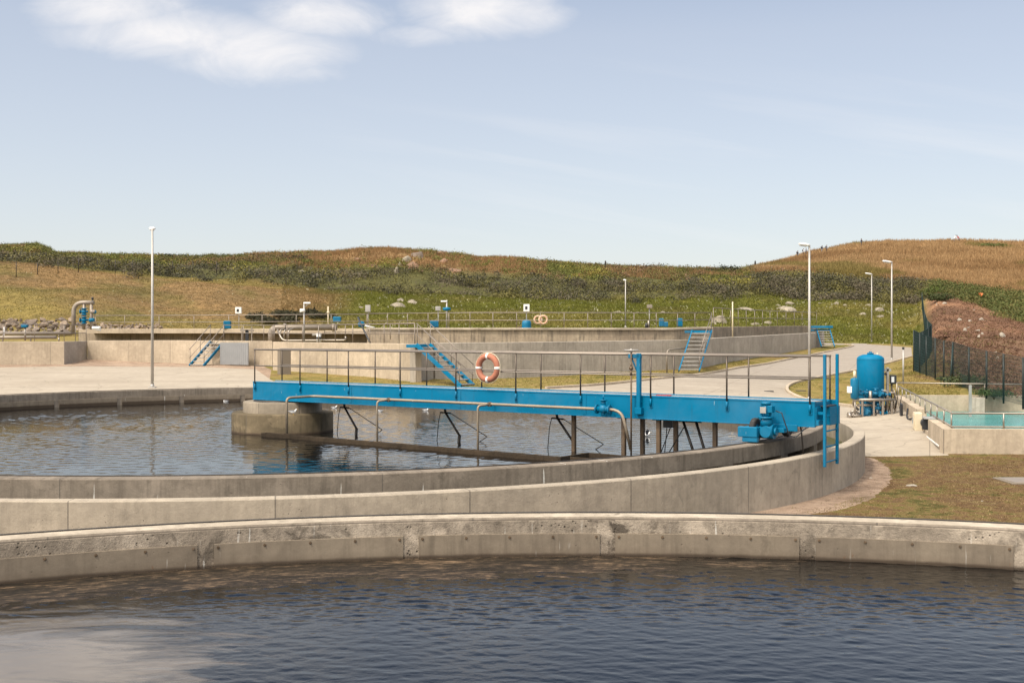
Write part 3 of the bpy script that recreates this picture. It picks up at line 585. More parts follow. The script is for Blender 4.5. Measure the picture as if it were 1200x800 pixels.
def tufts(name, X, Y, Zg, h, w, cols, lean=.35, blades=3):
    k = len(X) * blades; x = np.repeat(X, blades) + RNG.normal(size=k) * np.repeat(h, blades) * .25; y = np.repeat(Y, blades) + RNG.normal(size=k) * np.repeat(h, blades) * .25; z = np.repeat(Zg, blades)
    hh = np.repeat(h, blades) * RNG.uniform(.6, 1.2, k); ww = np.repeat(w, blades) if not np.isscalar(w) else np.full(k, w)
    a = RNG.uniform(0, PI, k); d = np.c_[np.cos(a), np.sin(a) * .4, np.zeros(k)] * ww[:, None] / 2; b = np.c_[x, y, z - .02]
    tip = b + np.c_[RNG.normal(size=k) * hh * lean, RNG.normal(size=k) * hh * lean, hh]
    V = np.stack([b - d, b + d, tip], 1).reshape(-1, 3); col = np.repeat(cols, blades, 0) * RNG.uniform(.7, 1.3, (k, 1))
    return np_mesh(name, V, np.arange(3 * k).reshape(-1, 3), M['grassblade'], np.repeat(col, 3, 0))
def meadow():
    # dry tall grass on the right hill and on the left crest
    u = RNG.uniform(840, 1500, 70000); K = knots_at(u); Z = K[:, 7, 0] + RNG.random(70000) * (K[:, 8, 0] + 6 - K[:, 7, 0]); X = (u - 600) * Z / F; c, _ = cover(X, Z)
    m = c[:, 0] > .15; X, Z, c = X[m], Z[m], c[m]
    o = tufts('dry_grass', X, Z, HT(X, Z), RNG.uniform(.35, .85, len(X)), .13, c * 1.05, .3, 3); tag(o, 'tall straw coloured dry grass on the rounded hill at right', 'dry grass', kind='stuff')
    u = RNG.uniform(-150, 885, 30000); K = knots_at(u); Z = K[:, 6, 0] + (.4 + .62 * RNG.random(30000)) * (K[:, 8, 0] + 4 - K[:, 6, 0]); X = (u - 600) * Z / F; c, _ = cover(X, Z); n = fbm(X, Z, 7, 77)
    straw = (u > 330) & (u < 640); c = np.where((straw | (n > .56))[:, None], CV['strawd'] * 1.0, np.array((.12, .12, .035)))
    o = tufts('crest_grass', X, Z, HT(X, Z), RNG.uniform(.3, .75, len(X)), .12, c, .3, 3); tag(o, 'brownish wild grass between the bushes along the left crest', 'wild grass', kind='stuff')
    # meadow slope
    u = RNG.uniform(-150, 1078, 90000); K = knots_at(u); Z = K[:, 4, 0] + RNG.random(90000) ** .8 * (K[:, 6, 0] - K[:, 4, 0]); X = (u - 600) * Z / F; c, _ = cover(X, Z); fl = RNG.random(90000) < np.where(u > 380, .022, .008)
    c = c * np.array([1.05, 1.1, 1.]); c = np.where(fl[:, None], np.array((.5, .47, .33)), c); h = np.where(u < 330, .10, .26) * RNG.uniform(.5, 1.2, 90000)
    o = tufts('meadow_grass', X, Z, HT(X, Z), h, .10, c, .5, 3); tag(o, 'green and brown meadow grass on the slope behind the tanks', 'meadow grass', kind='stuff')
    # burnt bank litter
    u = RNG.uniform(1092, 1500, 22000); K = knots_at(u); Z = K[:, 2, 0] + 3 + RNG.random(22000) * (K[:, 6, 0] - K[:, 2, 0] - 3); X = (u - 600) * Z / F; c, bt = cover(X, Z)
    w = RNG.random(22000); c = np.where((w < .55)[:, None], c * 1.12, np.where((w < .93)[:, None], c * .85, CV['olive'])); Zg = np.where(Z > 99.6, HT(X, Z), T_arr(X, Z))
    o = tufts('bracken', X, Z, Zg, RNG.uniform(.06, .24, 22000), .09, c, .8, 3); tag(o, 'reddish brown dead bracken on the bank behind the green fence', 'bracken', kind='stuff')
    # short lawn in the foreground right, tufts only a few centimetres high
    n = 90000; Y = 21 + RNG.random(n) ** 1.25 * 14; X = 5 + RNG.random(n) * 18; m = (np.hypot(X - C2.x, Y - C2.y) > RO + .1) & (np.hypot(X - C1.x, Y - C1.y) > RO) & ~inpoly(X, Y, road_e) & ~inpoly(X, Y, [tuple(p.xy) for p in POOL]) & (X < .52 * Y) & (~inpoly(X, Y, gravel_e) | (RNG.random(n) < .04) | ((fbm(X, Y, .9, 93) > .56) & (np.hypot(X - C2.x, Y - C2.y) > RO + .7)))
    X, Y = X[m], Y[m]; k = fbm(X, Y, 1.6, 90) * .5 + fbm(X, Y, 5, 91) * .5
    k = k + RNG.normal(size=len(k)) * .05 - (Y - 26) * .012; c = np.where((k > .58)[:, None], np.array((.15, .135, .03)), np.where((k > .5)[:, None], np.array((.19, .145, .055)), np.array((.145, .09, .043)))); c = np.where((RNG.random(len(k)) < .12)[:, None], np.array((.42, .30, .16)), c)
    o = tufts('lawn_grass', X, Y, T_arr(X, Y), RNG.uniform(.02, .055, len(X)), .016, c, .7, 3); tag(o, 'short dry brown and yellow lawn grass between the tanks and the pool', 'lawn grass', kind='stuff')
    n = 60000; Y = 44 + RNG.random(n) * 36; u = 320 + RNG.random(n) ** .5 * 870; X = (u - 600) * Y / F; m = ~inpoly(X, Y, road_e) & ~inpoly(X, Y, [tuple(p.xy) for p in POOL]) & (u < 1125); X, Y = X[m], Y[m]
    k = fbm(X, Y, 4, 95); c = np.where((k > .5)[:, None], np.array((.20, .17, .045)), np.array((.28, .21, .075)))
    o = tufts('verge_grass', X, Y, T_arr(X, Y), RNG.uniform(.03, .09, len(X)), .03, c, .6, 3); tag(o, 'short yellowish grass on the lawn island by the lamp posts', 'verge grass', kind='stuff')
meadow()
def stones():
    n = 26000; X = 2 + RNG.random(n) * 16; Y = 20 + RNG.random(n) * 16; m = inpoly(X, Y, gravel_e) & (np.hypot(X - C2.x, Y - C2.y) > RO + .02); X, Y = X[m], Y[m]
    base = np.array((.30, .215, .155)) * RNG.uniform(.5, 1.5, (len(X), 1)); o = tufts('gravel_stones', X, Y, T_arr(X, Y), RNG.uniform(.012, .035, len(X)), .045, base, .5, 2); tag(o, 'small pinkish stones of the gravel strip round the middle tank', 'gravel', kind='stuff')
stones()
# kerbs
def kerb(pts, name='kerb', w=.16, h=.11):
    mb = MB(); P = [Vector((x, y, T(x, y))) for x, y in pts]; n = len(P); acc = 0
    for i, p in enumerate(P):
        d = P[min(i + 1, n - 1)] - P[max(i - 1, 0)]; d.z = 0; d.normalize(); s = Vector((-d.y, d.x, 0)) * w / 2
        mb.add([p + s + Vector((0, 0, -.1)), p + s + Vector((0, 0, h - .02)), p + s * .8 + Vector((0, 0, h)), p - s * .8 + Vector((0, 0, h)), p - s + Vector((0, 0, h - .02)), p - s + Vector((0, 0, -.1))])
        if i:
            l = (P[i] - P[i - 1]).length
            for k in range(5): mb.face((6 * i - 6 + k, 6 * i + k, 6 * i + k + 1, 6 * i - 5 + k), False, [(acc, k * .1), (acc + l, k * .1), (acc + l, k * .1 + .1), (acc, k * .1 + .1)])
            acc += l
    mb.face([0, 1, 2, 3, 4, 5]); mb.face([6 * n - 6 + k for k in range(6)][::-1]); return tag(build(mb, name, M['beige']), kind='structure')
def open_sub(P, step=.8):
    out = []
    for a, b in zip(P[:-1], P[1:]):
        n = max(1, int(math.dist(a, b) / step))
        out += [(a[0] + (b[0] - a[0]) * k / n, a[1] + (b[1] - a[1]) * k / n) for k in range(n)]
    return out + [P[-1]]
kerb(open_sub(smooth(kerb_a))); kerb(open_sub(smooth(kerb_b)))
# ------------------------------------------------------------------ clarifier tanks
def gapfree(a0, a1, n): return [(a0 + (a1 - a0) * k / n) for k in range(n + 1)]
def ripples(name, c, wl, mat, near):
    # a real rippled surface: many small wave trains, gusts and calm patches
    rg = np.random.default_rng(5 if near else 6); lo, hi, rms, step = (.065, .34, .072, .02) if near else (.12, .6, .042, .058); n = 60
    lam = np.exp(rg.uniform(math.log(lo), math.log(hi), n)); th = rg.normal(PI / 2 + (.12 if near else -.1), .75, n); k = 2 * PI / lam; kx, ky = k * np.cos(th), k * np.sin(th); ph = rg.uniform(0, 2 * PI, n); a = lam ** 1.05; a *= rms / math.sqrt(((a * k) ** 2).sum() / 2)
    def grid(xs, ys, keep):
        X, Y = np.meshgrid(xs, ys); H = np.zeros_like(X)
        for i in range(n): H += a[i] * np.sin(kx[i] * X + ky[i] * Y + ph[i])
        R = np.hypot(X - c.x, Y - c.y); gust = .45 + .75 * sstep(.38, .62, fbm(X + 40, Y + 40, 5.5, 30 + near)); H *= gust
        if near:
            H *= 1 - .75 * sstep(14.6, 15.5, R) * sstep(3.5, -1.5, X); H *= 1 - .8 * sstep(1.25, .5, np.hypot((X + 4.7) / 2.2, (Y - 10.2) / 2.0) + (fbm(X, Y, 2.5, 8) - .5))
        r_, c_ = X.shape; i = np.arange((r_ - 1) * (c_ - 1)); A = (i // (c_ - 1)) * c_ + i % (c_ - 1); Q = np.c_[A, A + 1, A + 1 + c_, A + c_]; V = np.c_[X.ravel(), Y.ravel(), (wl + H).ravel()]; cc = V[Q, :2].mean(1); m = (np.hypot(cc[:, 0] - c.x, cc[:, 1] - c.y) < RI - .24) & keep(cc[:, 0], cc[:, 1]); Q = Q[m]
        ids, inv = np.unique(Q, return_inverse=True); return V[ids], inv.reshape(-1, 4)
    if near:
        xa, xb, ya, yb = -8.2, 8.2, 9.0, 16.1; V1, Q1 = grid(np.arange(xa, xb, step), np.arange(ya, yb, step), lambda x, y: x == x); xb2 = np.arange(xa, xb, step)[-1]
        V2, Q2 = grid(np.arange(-15.6, 18.2, .15), np.arange(-17.2, 16.2, .15), lambda x, y: ~((x > xa + .05) & (x < xb2 - .05) & (y > ya + .05)))
        V, Q = np.r_[V1, V2], np.r_[Q1, Q2 + len(V1)]
    else: V, Q = grid(np.arange(c.x - 16.6, c.x + 16.7, step), np.arange(c.y - 16.6, c.y + 16.7, step), lambda x, y: x == x)
    o = np_mesh(name, V, Q, mat); o.data.polygons.foreach_set('use_smooth', np.ones(len(o.data.polygons), bool)); return o
def clarifier(c, label, water_name, wmat, near, rot, wl=-.60, ztop=-.30):
    t = empty('settling_tank', (c.x, c.y, -1.19), label, 'settling tank')
    mb = MB(); mb.ring(c.x, c.y, RI - .42, RI, -.345, 0, seg=288, bev=.02); w = build(mb, 'inner_wall', [M['ringin']], t)
    mb = MB(); mb.ring(c.x, c.y, RI - .40, RI - .20, -3, wl + .04, seg=200); build(mb, 'weir_wall', M['stained'], t)
    mb = MB(); mb.ring(c.x, c.y, RO - .30, RO, -3, -.225, seg=288, bev=.02); build(mb, 'outer_wall', M['outer'], t)
    mb = MB(); mb.ring(c.x, c.y, 0.02, RO - .05, -3.2, -3.0, seg=64); build(mb, 'floor', M['stained'], t)
    for k in range(38):
        a = rot + 2 * PI * k / 38; mb = MB(); mb.ring(c.x, c.y, RI - .415, RI - .003, -3, -.34, a - .0122, a + .0122, seg=3); build(mb, 'pier', M['ringin'], t)
    # lining plates with bolts, ribs of bare concrete between
    step = 2 * PI / 38; rib = .0065; zt, zb = (ztop, wl - .02)
    for k in range(38):
        a = rot + step * k
        mb = MB(); mb.ring(c.x, c.y, RI - .445, RI - .422, zb, zt, a + rib, a + step - rib, seg=10, bev=.004)
        deg = math.degrees((a + step / 2) % (2 * PI))
        if near and not 20 < deg < 160: continue
        pl = build(mb, 'lining_plate', M['plate'], t)
        if near and 55 < deg < 125:
            for q in (.02, .26, .5, .74, .98):
                b = a + rib + (step - 2 * rib) * q; p = Vector((c.x + (RI - .447) * math.cos(b), c.y + (RI - .447) * math.sin(b), zt - .045)); inn = Vector((-math.cos(b), -math.sin(b), 0))
                mb = MB(); mb.tube(p, p + inn * .006, .019, seg=8); mb.tube(p + inn * .006, p + inn * .016, .011, seg=6); build(mb, 'bolt', M['rust'], pl)
    mb = MB()
    rr = (RI - .33) if not near else (RI - .06); mb.ring(c.x, c.y, rr - .02, rr + .02, 0, .018, seg=288, bev=.004); build(mb, 'wheel_track', M['darksteel'], t)
    tag(ripples(water_name, c, wl, wmat, near), kind='structure')
    mb = MB(); mb.lathe([(RI - .22, 0), (RO - .28, 0)], (c.x, c.y, -.80), 128); tag(build(mb, 'channel_water', M['waterg']), kind='structure')
    return t
# rib bearings in the near tank read from the photograph's ribs
def bearing(px): 
    d = Vector((px - 600, F)).normalized(); o = Vector((-C1.x, -C1.y)); b = o.dot(d); cc = o.dot(o) - (RI - .44) ** 2; s = -b + math.sqrt(b * b - cc); p = d * s - C1.xy; return math.atan2(p.y, p.x)
tank2 = clarifier(C2, 'round concrete settling tank crossed by the blue bridge', 'water', M['water2'], False, math.radians(-53.4))
tank1 = clarifier(C1, 'round concrete settling tank in the foreground, its far rim crossing the photo', 'water', M['water1'], True, bearing(712), -.52, -.215)
# rough spalled band on the near tank's wall, just proud of the wall's face
mb = MB(); mb.ring(C1.x, C1.y, RI - .426, RI - .30, -.56, -.035, math.radians(40), math.radians(140), seg=160, bev=.01); build(mb, 'spalled_band', M['rough'], tank1)
mb = MB(); mb.ring(C1.x, C1.y, RI - .40, RI - .09, -.01, .004, math.radians(30), math.radians(150), seg=160, bev=.002); build(mb, 'coping', M['cap'], tank1)
# centre pier
p = empty('centre_pier', (C2.x, C2.y, -3), 'round stepped concrete pier in the water under the bridge end', 'pier')
mb = MB(); mb.lathe([(1.57, -3), (1.57, .02 - .05), (1.54, -.0), (1.2, 0.01)], (C2.x, C2.y, 0), 72); build(mb, 'lower_drum', M['pier'], p)
mb = MB(); mb.lathe([(1.22, -.02), (1.22, .31), (1.20, .34), (.9, .34)], (C2.x, C2.y, 0), 64); build(mb, 'upper_drum', M['drum'], p)
mb = MB(); mb.lathe([(.9, .33), (.9, .37), (.55, .37), (.55, .40), (.001, .40)], (C2.x, C2.y, 0), 40); build(mb, 'bearing', M['darksteel'], p)
# ------------------------------------------------------------------ bridge
BA = .615; BL = Vector((-8.048, 35.867, 0)); BD = Vector((math.cos(BA), -math.sin(BA), 0)); BN = Vector((math.sin(BA), math.cos(BA), 0)); BW = 1.02
def B(s, t, z): return BL + BD * s + BN * t + Vector((0, 0, z))
BR = Matrix((BD, BN, Vector((0, 0, 1)))).transposed()
br = empty('scraper_bridge', B(0, BW / 2, -.0), 'long blue steel scraper bridge with handrails spanning from pier to tank rim', 'scraper bridge')
ZT, ZB, ZR = .948, .40, 1.954
def bbox(mb, s0, s1, t0, t1, z0, z1, bev=.006): return mb.box(B((s0 + s1) / 2, (t0 + t1) / 2, (z0 + z1) / 2), (s1 - s0, t1 - t0, z1 - z0), BR, bev)
for t0, nm in ((0, 'side_beam'), (BW, 'side_beam')):
    sg = 1 if t0 == 0 else -1; mb = MB(); a, b = sorted((t0, t0 + sg * .02)); bbox(mb, -.12, 18.1, a, b, ZB, ZT, .003)
    a, b = sorted((t0 - sg * .012, t0 + sg * .10)); bbox(mb, -.12, 18.1, a, b, ZT - .03, ZT + .004, .004); bbox(mb, -.12, 18.1, a, b, ZB - .02, ZB + .004, .004)
    bm_ = build(mb, nm, M['blue'], br)
    if t0 == 0:
        for s in (4.05, 8.1, 12.1): mb = MB(); bbox(mb, s - .05, s + .05, -.012, 0, ZB + .02, ZT - .04, .003); build(mb, 'splice_plate', M['blue'], bm_)
mb = MB(); bbox(mb, -.12, .0 - .1, 0.02, BW - .02, ZB, ZT - .02); bbox(mb, 18.08, 18.1, 0.02, BW - .02, ZB, ZT - .02)
for k in range(10): bbox(mb, k * 1.98 + .3, k * 1.98 + .36, .02, BW - .02, ZB + .02, ZB + .14)
build(mb, 'cross_member', M['blue'], br)
mb = MB()
for k in range(12): bbox(mb, -.1 + k * 1.505, -.1 + k * 1.505 + 1.495, .10, BW - .10, ZT - .045, ZT - .018, .003)
build(mb, 'deck_plate', M['galv'], br)
# handrails of the bridge
def rail_tube(side, z, r, s0, s1, name): mb = MB(); mb.tube(B(s0, side, z), B(s1, side, z), r, seg=12); return build(mb, name, M['rail'], br)
for side in (-.035, BW + .035):
    e = 18.02 if side < 0 else 18.09
    rail_tube(side, ZR, .026, -.02, e, 'top_rail'); rail_tube(side, ZT + .50, .018, -.02, e, 'mid_rail')
pp = []
for i in range(10):
    for side, off in ((-.035, 0), (BW + .035, .068)):
        s = 2 * i + off
        mb = MB(); mb.tube(B(s, side, ZT - .06), B(s, side, ZR), .0205, seg=8)
        po = build(mb, 'post', M['post'], br)
        if side < 0: mb = MB(); mb.tube(B(s, side, .70), B(s, side, ZT - .06), .026, seg=8); bbox(mb, s - .045, s + .045, side + .018, side + .034, .66, .80, .003); build(mb, 'post_socket', M['blue'], po)
# steel pipe along the beam with three droppers, valve and elbow
def arc3(a, b, c, n=5):   # quadratic bend
    return [a * (1 - t) ** 2 + b * 2 * t * (1 - t) + c * t * t for t in (k / n for k in range(n + 1))]
def at_s(px, t):   # distance along the bridge where the line at offset t crosses photo column px
    k = (px - 600) / F; q = BL + BN * t; return (k * q.y - q.x) / (BD.x - k * BD.y)
ty = -.22
mb = MB(); P0 = B(1.45, ty, .59); sA = at_s(336, -1.15); pts = [B(sA, -1.15, -.47), B(sA, -1.15, .44)] + arc3(B(sA, -1.15, .46), B(sA, -1.15, .575), B(sA + .03, -1.02, .58)) + arc3(B(sA + .1, -.42, .585), B(sA + .12, ty, .59), B(sA + .32, ty, .59)) + [B(12.95, ty, .59)] + arc3(B(12.98, ty, .59), B(13.3, ty, .59), B(13.36, ty, .35)) + [B(13.5, ty + .1, -.38)]
mb.path(pts, .038, seg=12); pipe = build(mb, 'suction_pipe', M['tan'], br)
for px in (442, 560):
    s = at_s(px, -.55); mb = MB()
    mb.path([B(s + .15, -.18, .585), B(s + .1, -.42, .57)] + arc3(B(s + .05, -.47, .565), B(s, -.55, .56), B(s, -.55, .46)) + [B(s, -.55, -1.2)], .031, seg=10); build(mb, 'drop_pipe', M['tan'], br)
    mb = MB(); mb.tube(B(s + .15, ty - .05, .585), B(s + .15, ty + .05, .585), .06, seg=12); mb.tube(B(s + .15, 0, .585), B(s + .15, ty, .585), .02); build(mb, 'pipe_clamp', M['rust'], br)
sv = at_s(707, ty); mb = MB(); mb.ball(B(sv, ty, .60), .12, 16); mb.tube(B(sv - .20, ty, .59), B(sv - .165, ty, .59), .115, seg=16); mb.tube(B(sv + .165, ty, .59), B(sv + .20, ty, .59), .115, seg=16)
mb.tube(B(sv - .165, ty, .59), B(sv + .165, ty, .59), .075, seg=16); mb.tube(B(sv, ty, .68), B(sv, ty, .80), .06, seg=12); mb.tube(B(sv, ty, .80), B(sv, ty, .83), .10, seg=12); mb.tube(B(sv, ty, .83), B(sv, ty, .95), .018)
mb.tube(B(sv, ty, .52), B(sv, ty, .44), .05)
vl = build(mb, 'valve', M['bluedk'], br); mb = MB()
for q in range(6):
    a = q * PI / 3
    for ss in (-.215, .15): c = B(sv + ss, ty + .09 * math.cos(a), .59 + .09 * math.sin(a)); mb.tube(c, c + BD * .065, .012, seg=6)
build(mb, 'flange_bolts', M['bluedk'], vl)
# handwheel column
sc_ = at_s(749, -.07); mb = MB(); bbox(mb, sc_ - .05, sc_ + .05, -.13, -.03, .52, 1.98, .008); bbox(mb, sc_ - .28, sc_ + .06, -.13, -.03, 1.86, 1.96, .01)
mb.path([B(sc_ - .03, -.08, 1.5), B(sc_ - .2, -.08, 1.86)], .02)
bbox(mb, sc_ - .09, sc_ + .09, -.14, -.0, .5, .66, .006); cs = build(mb, 'spindle_column', M['blue'], br)
sp_ = sc_ - .17; hub = B(sp_, -.16, 2.06); mb = MB(); mb.path([hub + Vector((.17 * math.cos(a), .17 * math.sin(a), .0)) for a in (2 * PI * k / 20 for k in range(20))], .014, closed=True, seg=8)
for k in range(4): a = k * PI / 2 + .4; mb.tube(hub - Vector((0, 0, .01)), hub + Vector((.17 * math.cos(a), .17 * math.sin(a), 0)), .010, seg=6)
mb.tube(hub - Vector((0, 0, .06)), hub + Vector((0, 0, .03)), .03); build(mb, 'handwheel', M['galv'], cs)
mb = MB(); mb.tube(hub, B(sp_ + .02, -.2, -.62), .022, seg=10); mb.ball(B(sp_, -.165, 1.62), .055, 12); mb.tube(B(sp_, -.165, 1.62), B(sp_, -.17, 1.75), .03); mb.tube(B(sp_, -.17, 1.45), B(sp_, -.17, 1.56), .028); build(mb, 'spindle', M['rust'], cs)
# scum trough lying at the waterline and its box
def hpt(px, py, z): Z = F * (HC - z) / (py - HY); return WZ(px, Z, z)
ta = hpt(306, 507, -.50); tb = hpt(655, 536, -.50); td = (tb - ta).normalized(); tn = Vector((-td.y, td.x, 0))
if tn.y < 0: tn = -tn
TR = Matrix((td, tn, Vector((0, 0, 1)))).transposed(); L_ = (tb - ta).length; mb = MB(); mid = (ta + tb) / 2
def tbox(mb, s0, s1, n0, n1, z0, z1, b=.005): c = ta + td * ((s0 + s1) / 2) + tn * ((n0 + n1) / 2); c.z = (z0 + z1) / 2; mb.box(c, (s1 - s0, n1 - n0, z1 - z0), TR, b)
tbox(mb, 0, L_, 0, .03, -.72, -.50); tbox(mb, 0, L_, .20, .23, -.72, -.50); tbox(mb, 0, L_, .03, .20, -.72, -.69); tbox(mb, 0, .03, .03, .2, -.69, -.50)
for k in range(12): tbox(mb, .8 + k * .9, .84 + k * .9, .03, .2, -.54, -.505)
build(mb, 'scum_trough', M['trough'], br)
mb = MB()
for q in ((L_ - .02, L_ + .04, 0, 1.25), (L_ + .04, L_ + 3.4, 1.21, 1.25), (L_ + .2, L_ + 3.4, .17, .21), (L_ + 3.36, L_ + 3.4, .21, 1.21), (L_ + 1.9, L_ + 1.94, .21, 1.21)): tbox(mb, q[0], q[1], q[2], q[3], -.74, -.48)
build(mb, 'trough_box', M['trough'], br)
# square legs down to the box
for px, t in ((672.5, .55), (731, .25), (753, .8), (772, .2), (792, .75), (838, .5)):
    s = at_s(px, t); mb = MB(); bbox(mb, s - .05, s + .05, t - .05, t + .05, -1.6, ZB - .02, .006); lg = build(mb, 'leg', M['rust'], br)
    mb = MB(); bbox(mb, s - .12, s + .12, t - .12, t + .12, ZB - .045, ZB - .0215, .003); build(mb, 'foot_plate', M['blue'], lg)
# scraper hangers: a hinge, a heavy strut, a light stay and a cable
def hanger(px, flip=1):
    t = .95; s = at_s(px, t); mb = MB(); bbox(mb, s - .45, s + .12, t - .15, t + .1, ZB - .075, ZB - .022, .005); hb = build(mb, 'hanger_bracket', M['blue'], br)
    mb = MB(); top = B(s, t, ZB - .05); k = B(s + .05, t - .02, .20); mb.tube(top, k, .035, seg=8); mb.tube(B(s - .15, t, .20), B(s + .22, t, .19), .022, seg=8); mb.tube(k, B(s + .62, t - .1, -.42), .032, seg=8); mb.tube(B(s + .62, t - .1, -.40), B(s + .56, t - .1, -.95), .045, seg=8); build(mb, 'strut', M['darksteel'], br)
    mb = MB(); mb.path([B(s - .15, t, .2), B(s - .22, t, -.05), B(s - .27, t - .05, -.9)], .012, seg=6); build(mb, 'cable', M['darksteel'], br)
    mb = MB(); mb.tube(B(s + .2, t + .02, .19), B(s + 1.25, t + .35, -.45), .012, seg=6); mb.tube(B(s + 1.25, t + .35, -.45), B(s + 1.0, t + .3, -.62), .012, seg=6); build(mb, 'stay', M['darksteel'], br)
for px in (403, 521, 652): hanger(px)
s = at_s(800, .6); 
for ds, de in ((0, .45), (.35, .75)): mb = MB(); mb.tube(B(s + ds, .6, ZB - .04), B(s + de, .45, -.62), .035, seg=8); build(mb, 'strut', M['darksteel'], br)
mb = MB(); mb.tube(B(s + .05, .6, .2), B(s - .35, .5, -.5), .014, seg=6); mb.tube(B(s - .1, .6, .33), B(s + .5, .6, .33), .03); build(mb, 'stay', M['darksteel'], br)
s = at_s(784, .9); mb = MB(); bbox(mb, s - .12, s + .12, .8, 1.0, .12, .36, .01); mb.tube(B(s - .05, .9, .2), B(s - .15, .9, -.8), .012); mb.tube(B(s + .05, .9, .15), B(s - .3, .9, -.7), .012); build(mb, 'winch', M['black'], br)
# drive: gear motor, two tyred wheels and the wheel housing at the rim
sw = 16.81; rim_t = lambda s: 0
def wheel(s, t, r=.27):
    mb = MB(); c = B(s, t, .285)
    ax = Matrix((Vector((0, 0, 1)), BN, BD)).transposed(); prof = [(r * .5, -.06), (r * .86, -.066), (r * .97, -.052), (r, -.03), (r, .03), (r * .97, .052), (r * .86, .066), (r * .5, .06)]
    Rm = Matrix((BN, Vector((0, 0, 1)), BD)).transposed(); mb.lathe(prof, c, 32, Rm); w = build(mb, 'wheel', M['rubber'], br)
    mb = MB(); mb.lathe([(.001, -.07), (.06, -.08), (.06, -.06), (r * .5, -.05), (r * .52, .05), (.06, .06), (.001, .07)], c, 24, Rm); build(mb, 'rim', M['bluedk'], w)
wheel(sw, -.27); s2 = 16.92; wheel(s2, 1.34)
mb = MB(); ha, hb_ = at_s(866, -.52), at_s(888.5, -.52); bbox(mb, ha, hb_, -.60, -.44, .14, .37, .012); bbox(mb, ha + .1, hb_, -.58, -.46, .03, .14, .01); bbox(mb, ha + .05, ha + .17, -.44, .02, .28, .36); bbox(mb, hb_ - .1, hb_, -.44, -.02, .30, .36); bbox(mb, sw + .12, sw + .9, -.04, -.004, .27, .42); build(mb, 'wheel_housing', M['bluedk'], br)
sm = sw + .33; mb = MB(); c = B(sm, -.33, .27); mb.tube(B(sm - .16, -.30, .27), B(sm + .14, -.30, .27), .165, .165, seg=24); mb.tube(B(sm + .14, -.30, .27), B(sm + .2, -.30, .27), .09, seg=16); mb.tube(B(sm, -.50, .27), B(sm, -.12, .27), .13, .15, seg=20); mb.tube(B(sm - .03, -.33, .4), B(sm - .05, -.33, .58), .15, .12, seg=20); mb.tube(B(sm - .05, -.33, .56), B(sm - .05, -.33, .60), .17, seg=20)
mb.tube(B(sm - .05, -.33, .60), B(sm - .05, -.33, .88), .10, seg=20)
for k in range(14): a = 2 * PI * k / 14; q = B(sm - .05, -.33, 0) + Vector((.108 * math.cos(a), .108 * math.sin(a), 0)); mb.box(q + Vector((0, 0, .74)), (.028, .008, .22), Matrix.Rotation(a, 3, 'Z'))
mb.tube(B(sm - .05, -.33, .88), B(sm - .05, -.33, .93), .125, .10, seg=20); bbox(mb, sm + .01, sm + .13, -.42, -.24, .69, .85, .012); bbox(mb, sm - .02, sm + .32, -.2, .0, .24, .34, .008)
gm = build(mb, 'gear_motor', M['bluedk'], br); mb = MB(); bbox(mb, sm - .14, sm - .0, -.462, -.452, .68, .82, .003); build(mb, 'rating_plate', M['galv'], gm)
mb = MB(); mb.path([B(sm + .2, -.38, .74), B(sm + .35, -.4, .70), B(sm + .42, -.36, .45), B(sm + .5, -.32, .2), B(sm + .62, -.25, .16), B(sm + .8, -.1, .38)], .013, seg=6); build(mb, 'power_cable', M['black'], gm)
mb = MB(); mb.path([B(at_s(938, .3), .3, .40), B(at_s(940, .3), .3, .1), B(at_s(944, .3), .3, -.9)], .018, seg=8); build(mb, 'guide_rod', M['darksteel'], br)
# end platform and ladder
mb = MB(); bbox(mb, 18.102, 18.30, .42, BW + .04, ZB + .01, .82, .006); bbox(mb, 18.102, 18.13, .02, .42, ZB + .01, .82, .003); build(mb, 'end_platform', M['blue'], br)
mb = MB(); bbox(mb, 18.11, 18.29, .30, BW + .0, .825, .85, .006); build(mb, 'rubber_mat', M['black'], br)
mb = MB(); bbox(mb, 18.04, 18.2, BW + .06, BW + .08, .84, .95, .004); build(mb, 'toe_board', M['blue'], br)
sl = at_s(966.5, .12)
mb = MB()
for t in (.12, .92): bbox(mb, sl - .03, sl + .03, t - .035, t + .035, -.50, 2.0, .006)
ld = build(mb, 'ladder', M['blue'], br)
for z in (-.40, -.06, .29, .62):
    mb = MB(); mb.tube(B(sl, .12, z), B(sl, .92, z), .018, seg=8); build(mb, 'rung', M['blue'], ld)
mb = MB(); bbox(mb, sl - .25, sl - .03, .09, .15, .66, .72); bbox(mb, sl - .25, sl - .03, .89, .95, .66, .72); build(mb, 'ladder_bracket', M['blue'], ld)
# small red rag on the deck
mb = MB(); s = at_s(772, .3)
for k in range(5): mb.ball(B(s + .07 * k, .25 + .02 * k, ZT + .005), .045, 8, (1.3, 1, .5))
tag(build(mb, 'rag', M['cl_red'], None, B(s, .3, ZT)), 'small reddish rag lying on the bridge deck right of the blue column', 'rag')
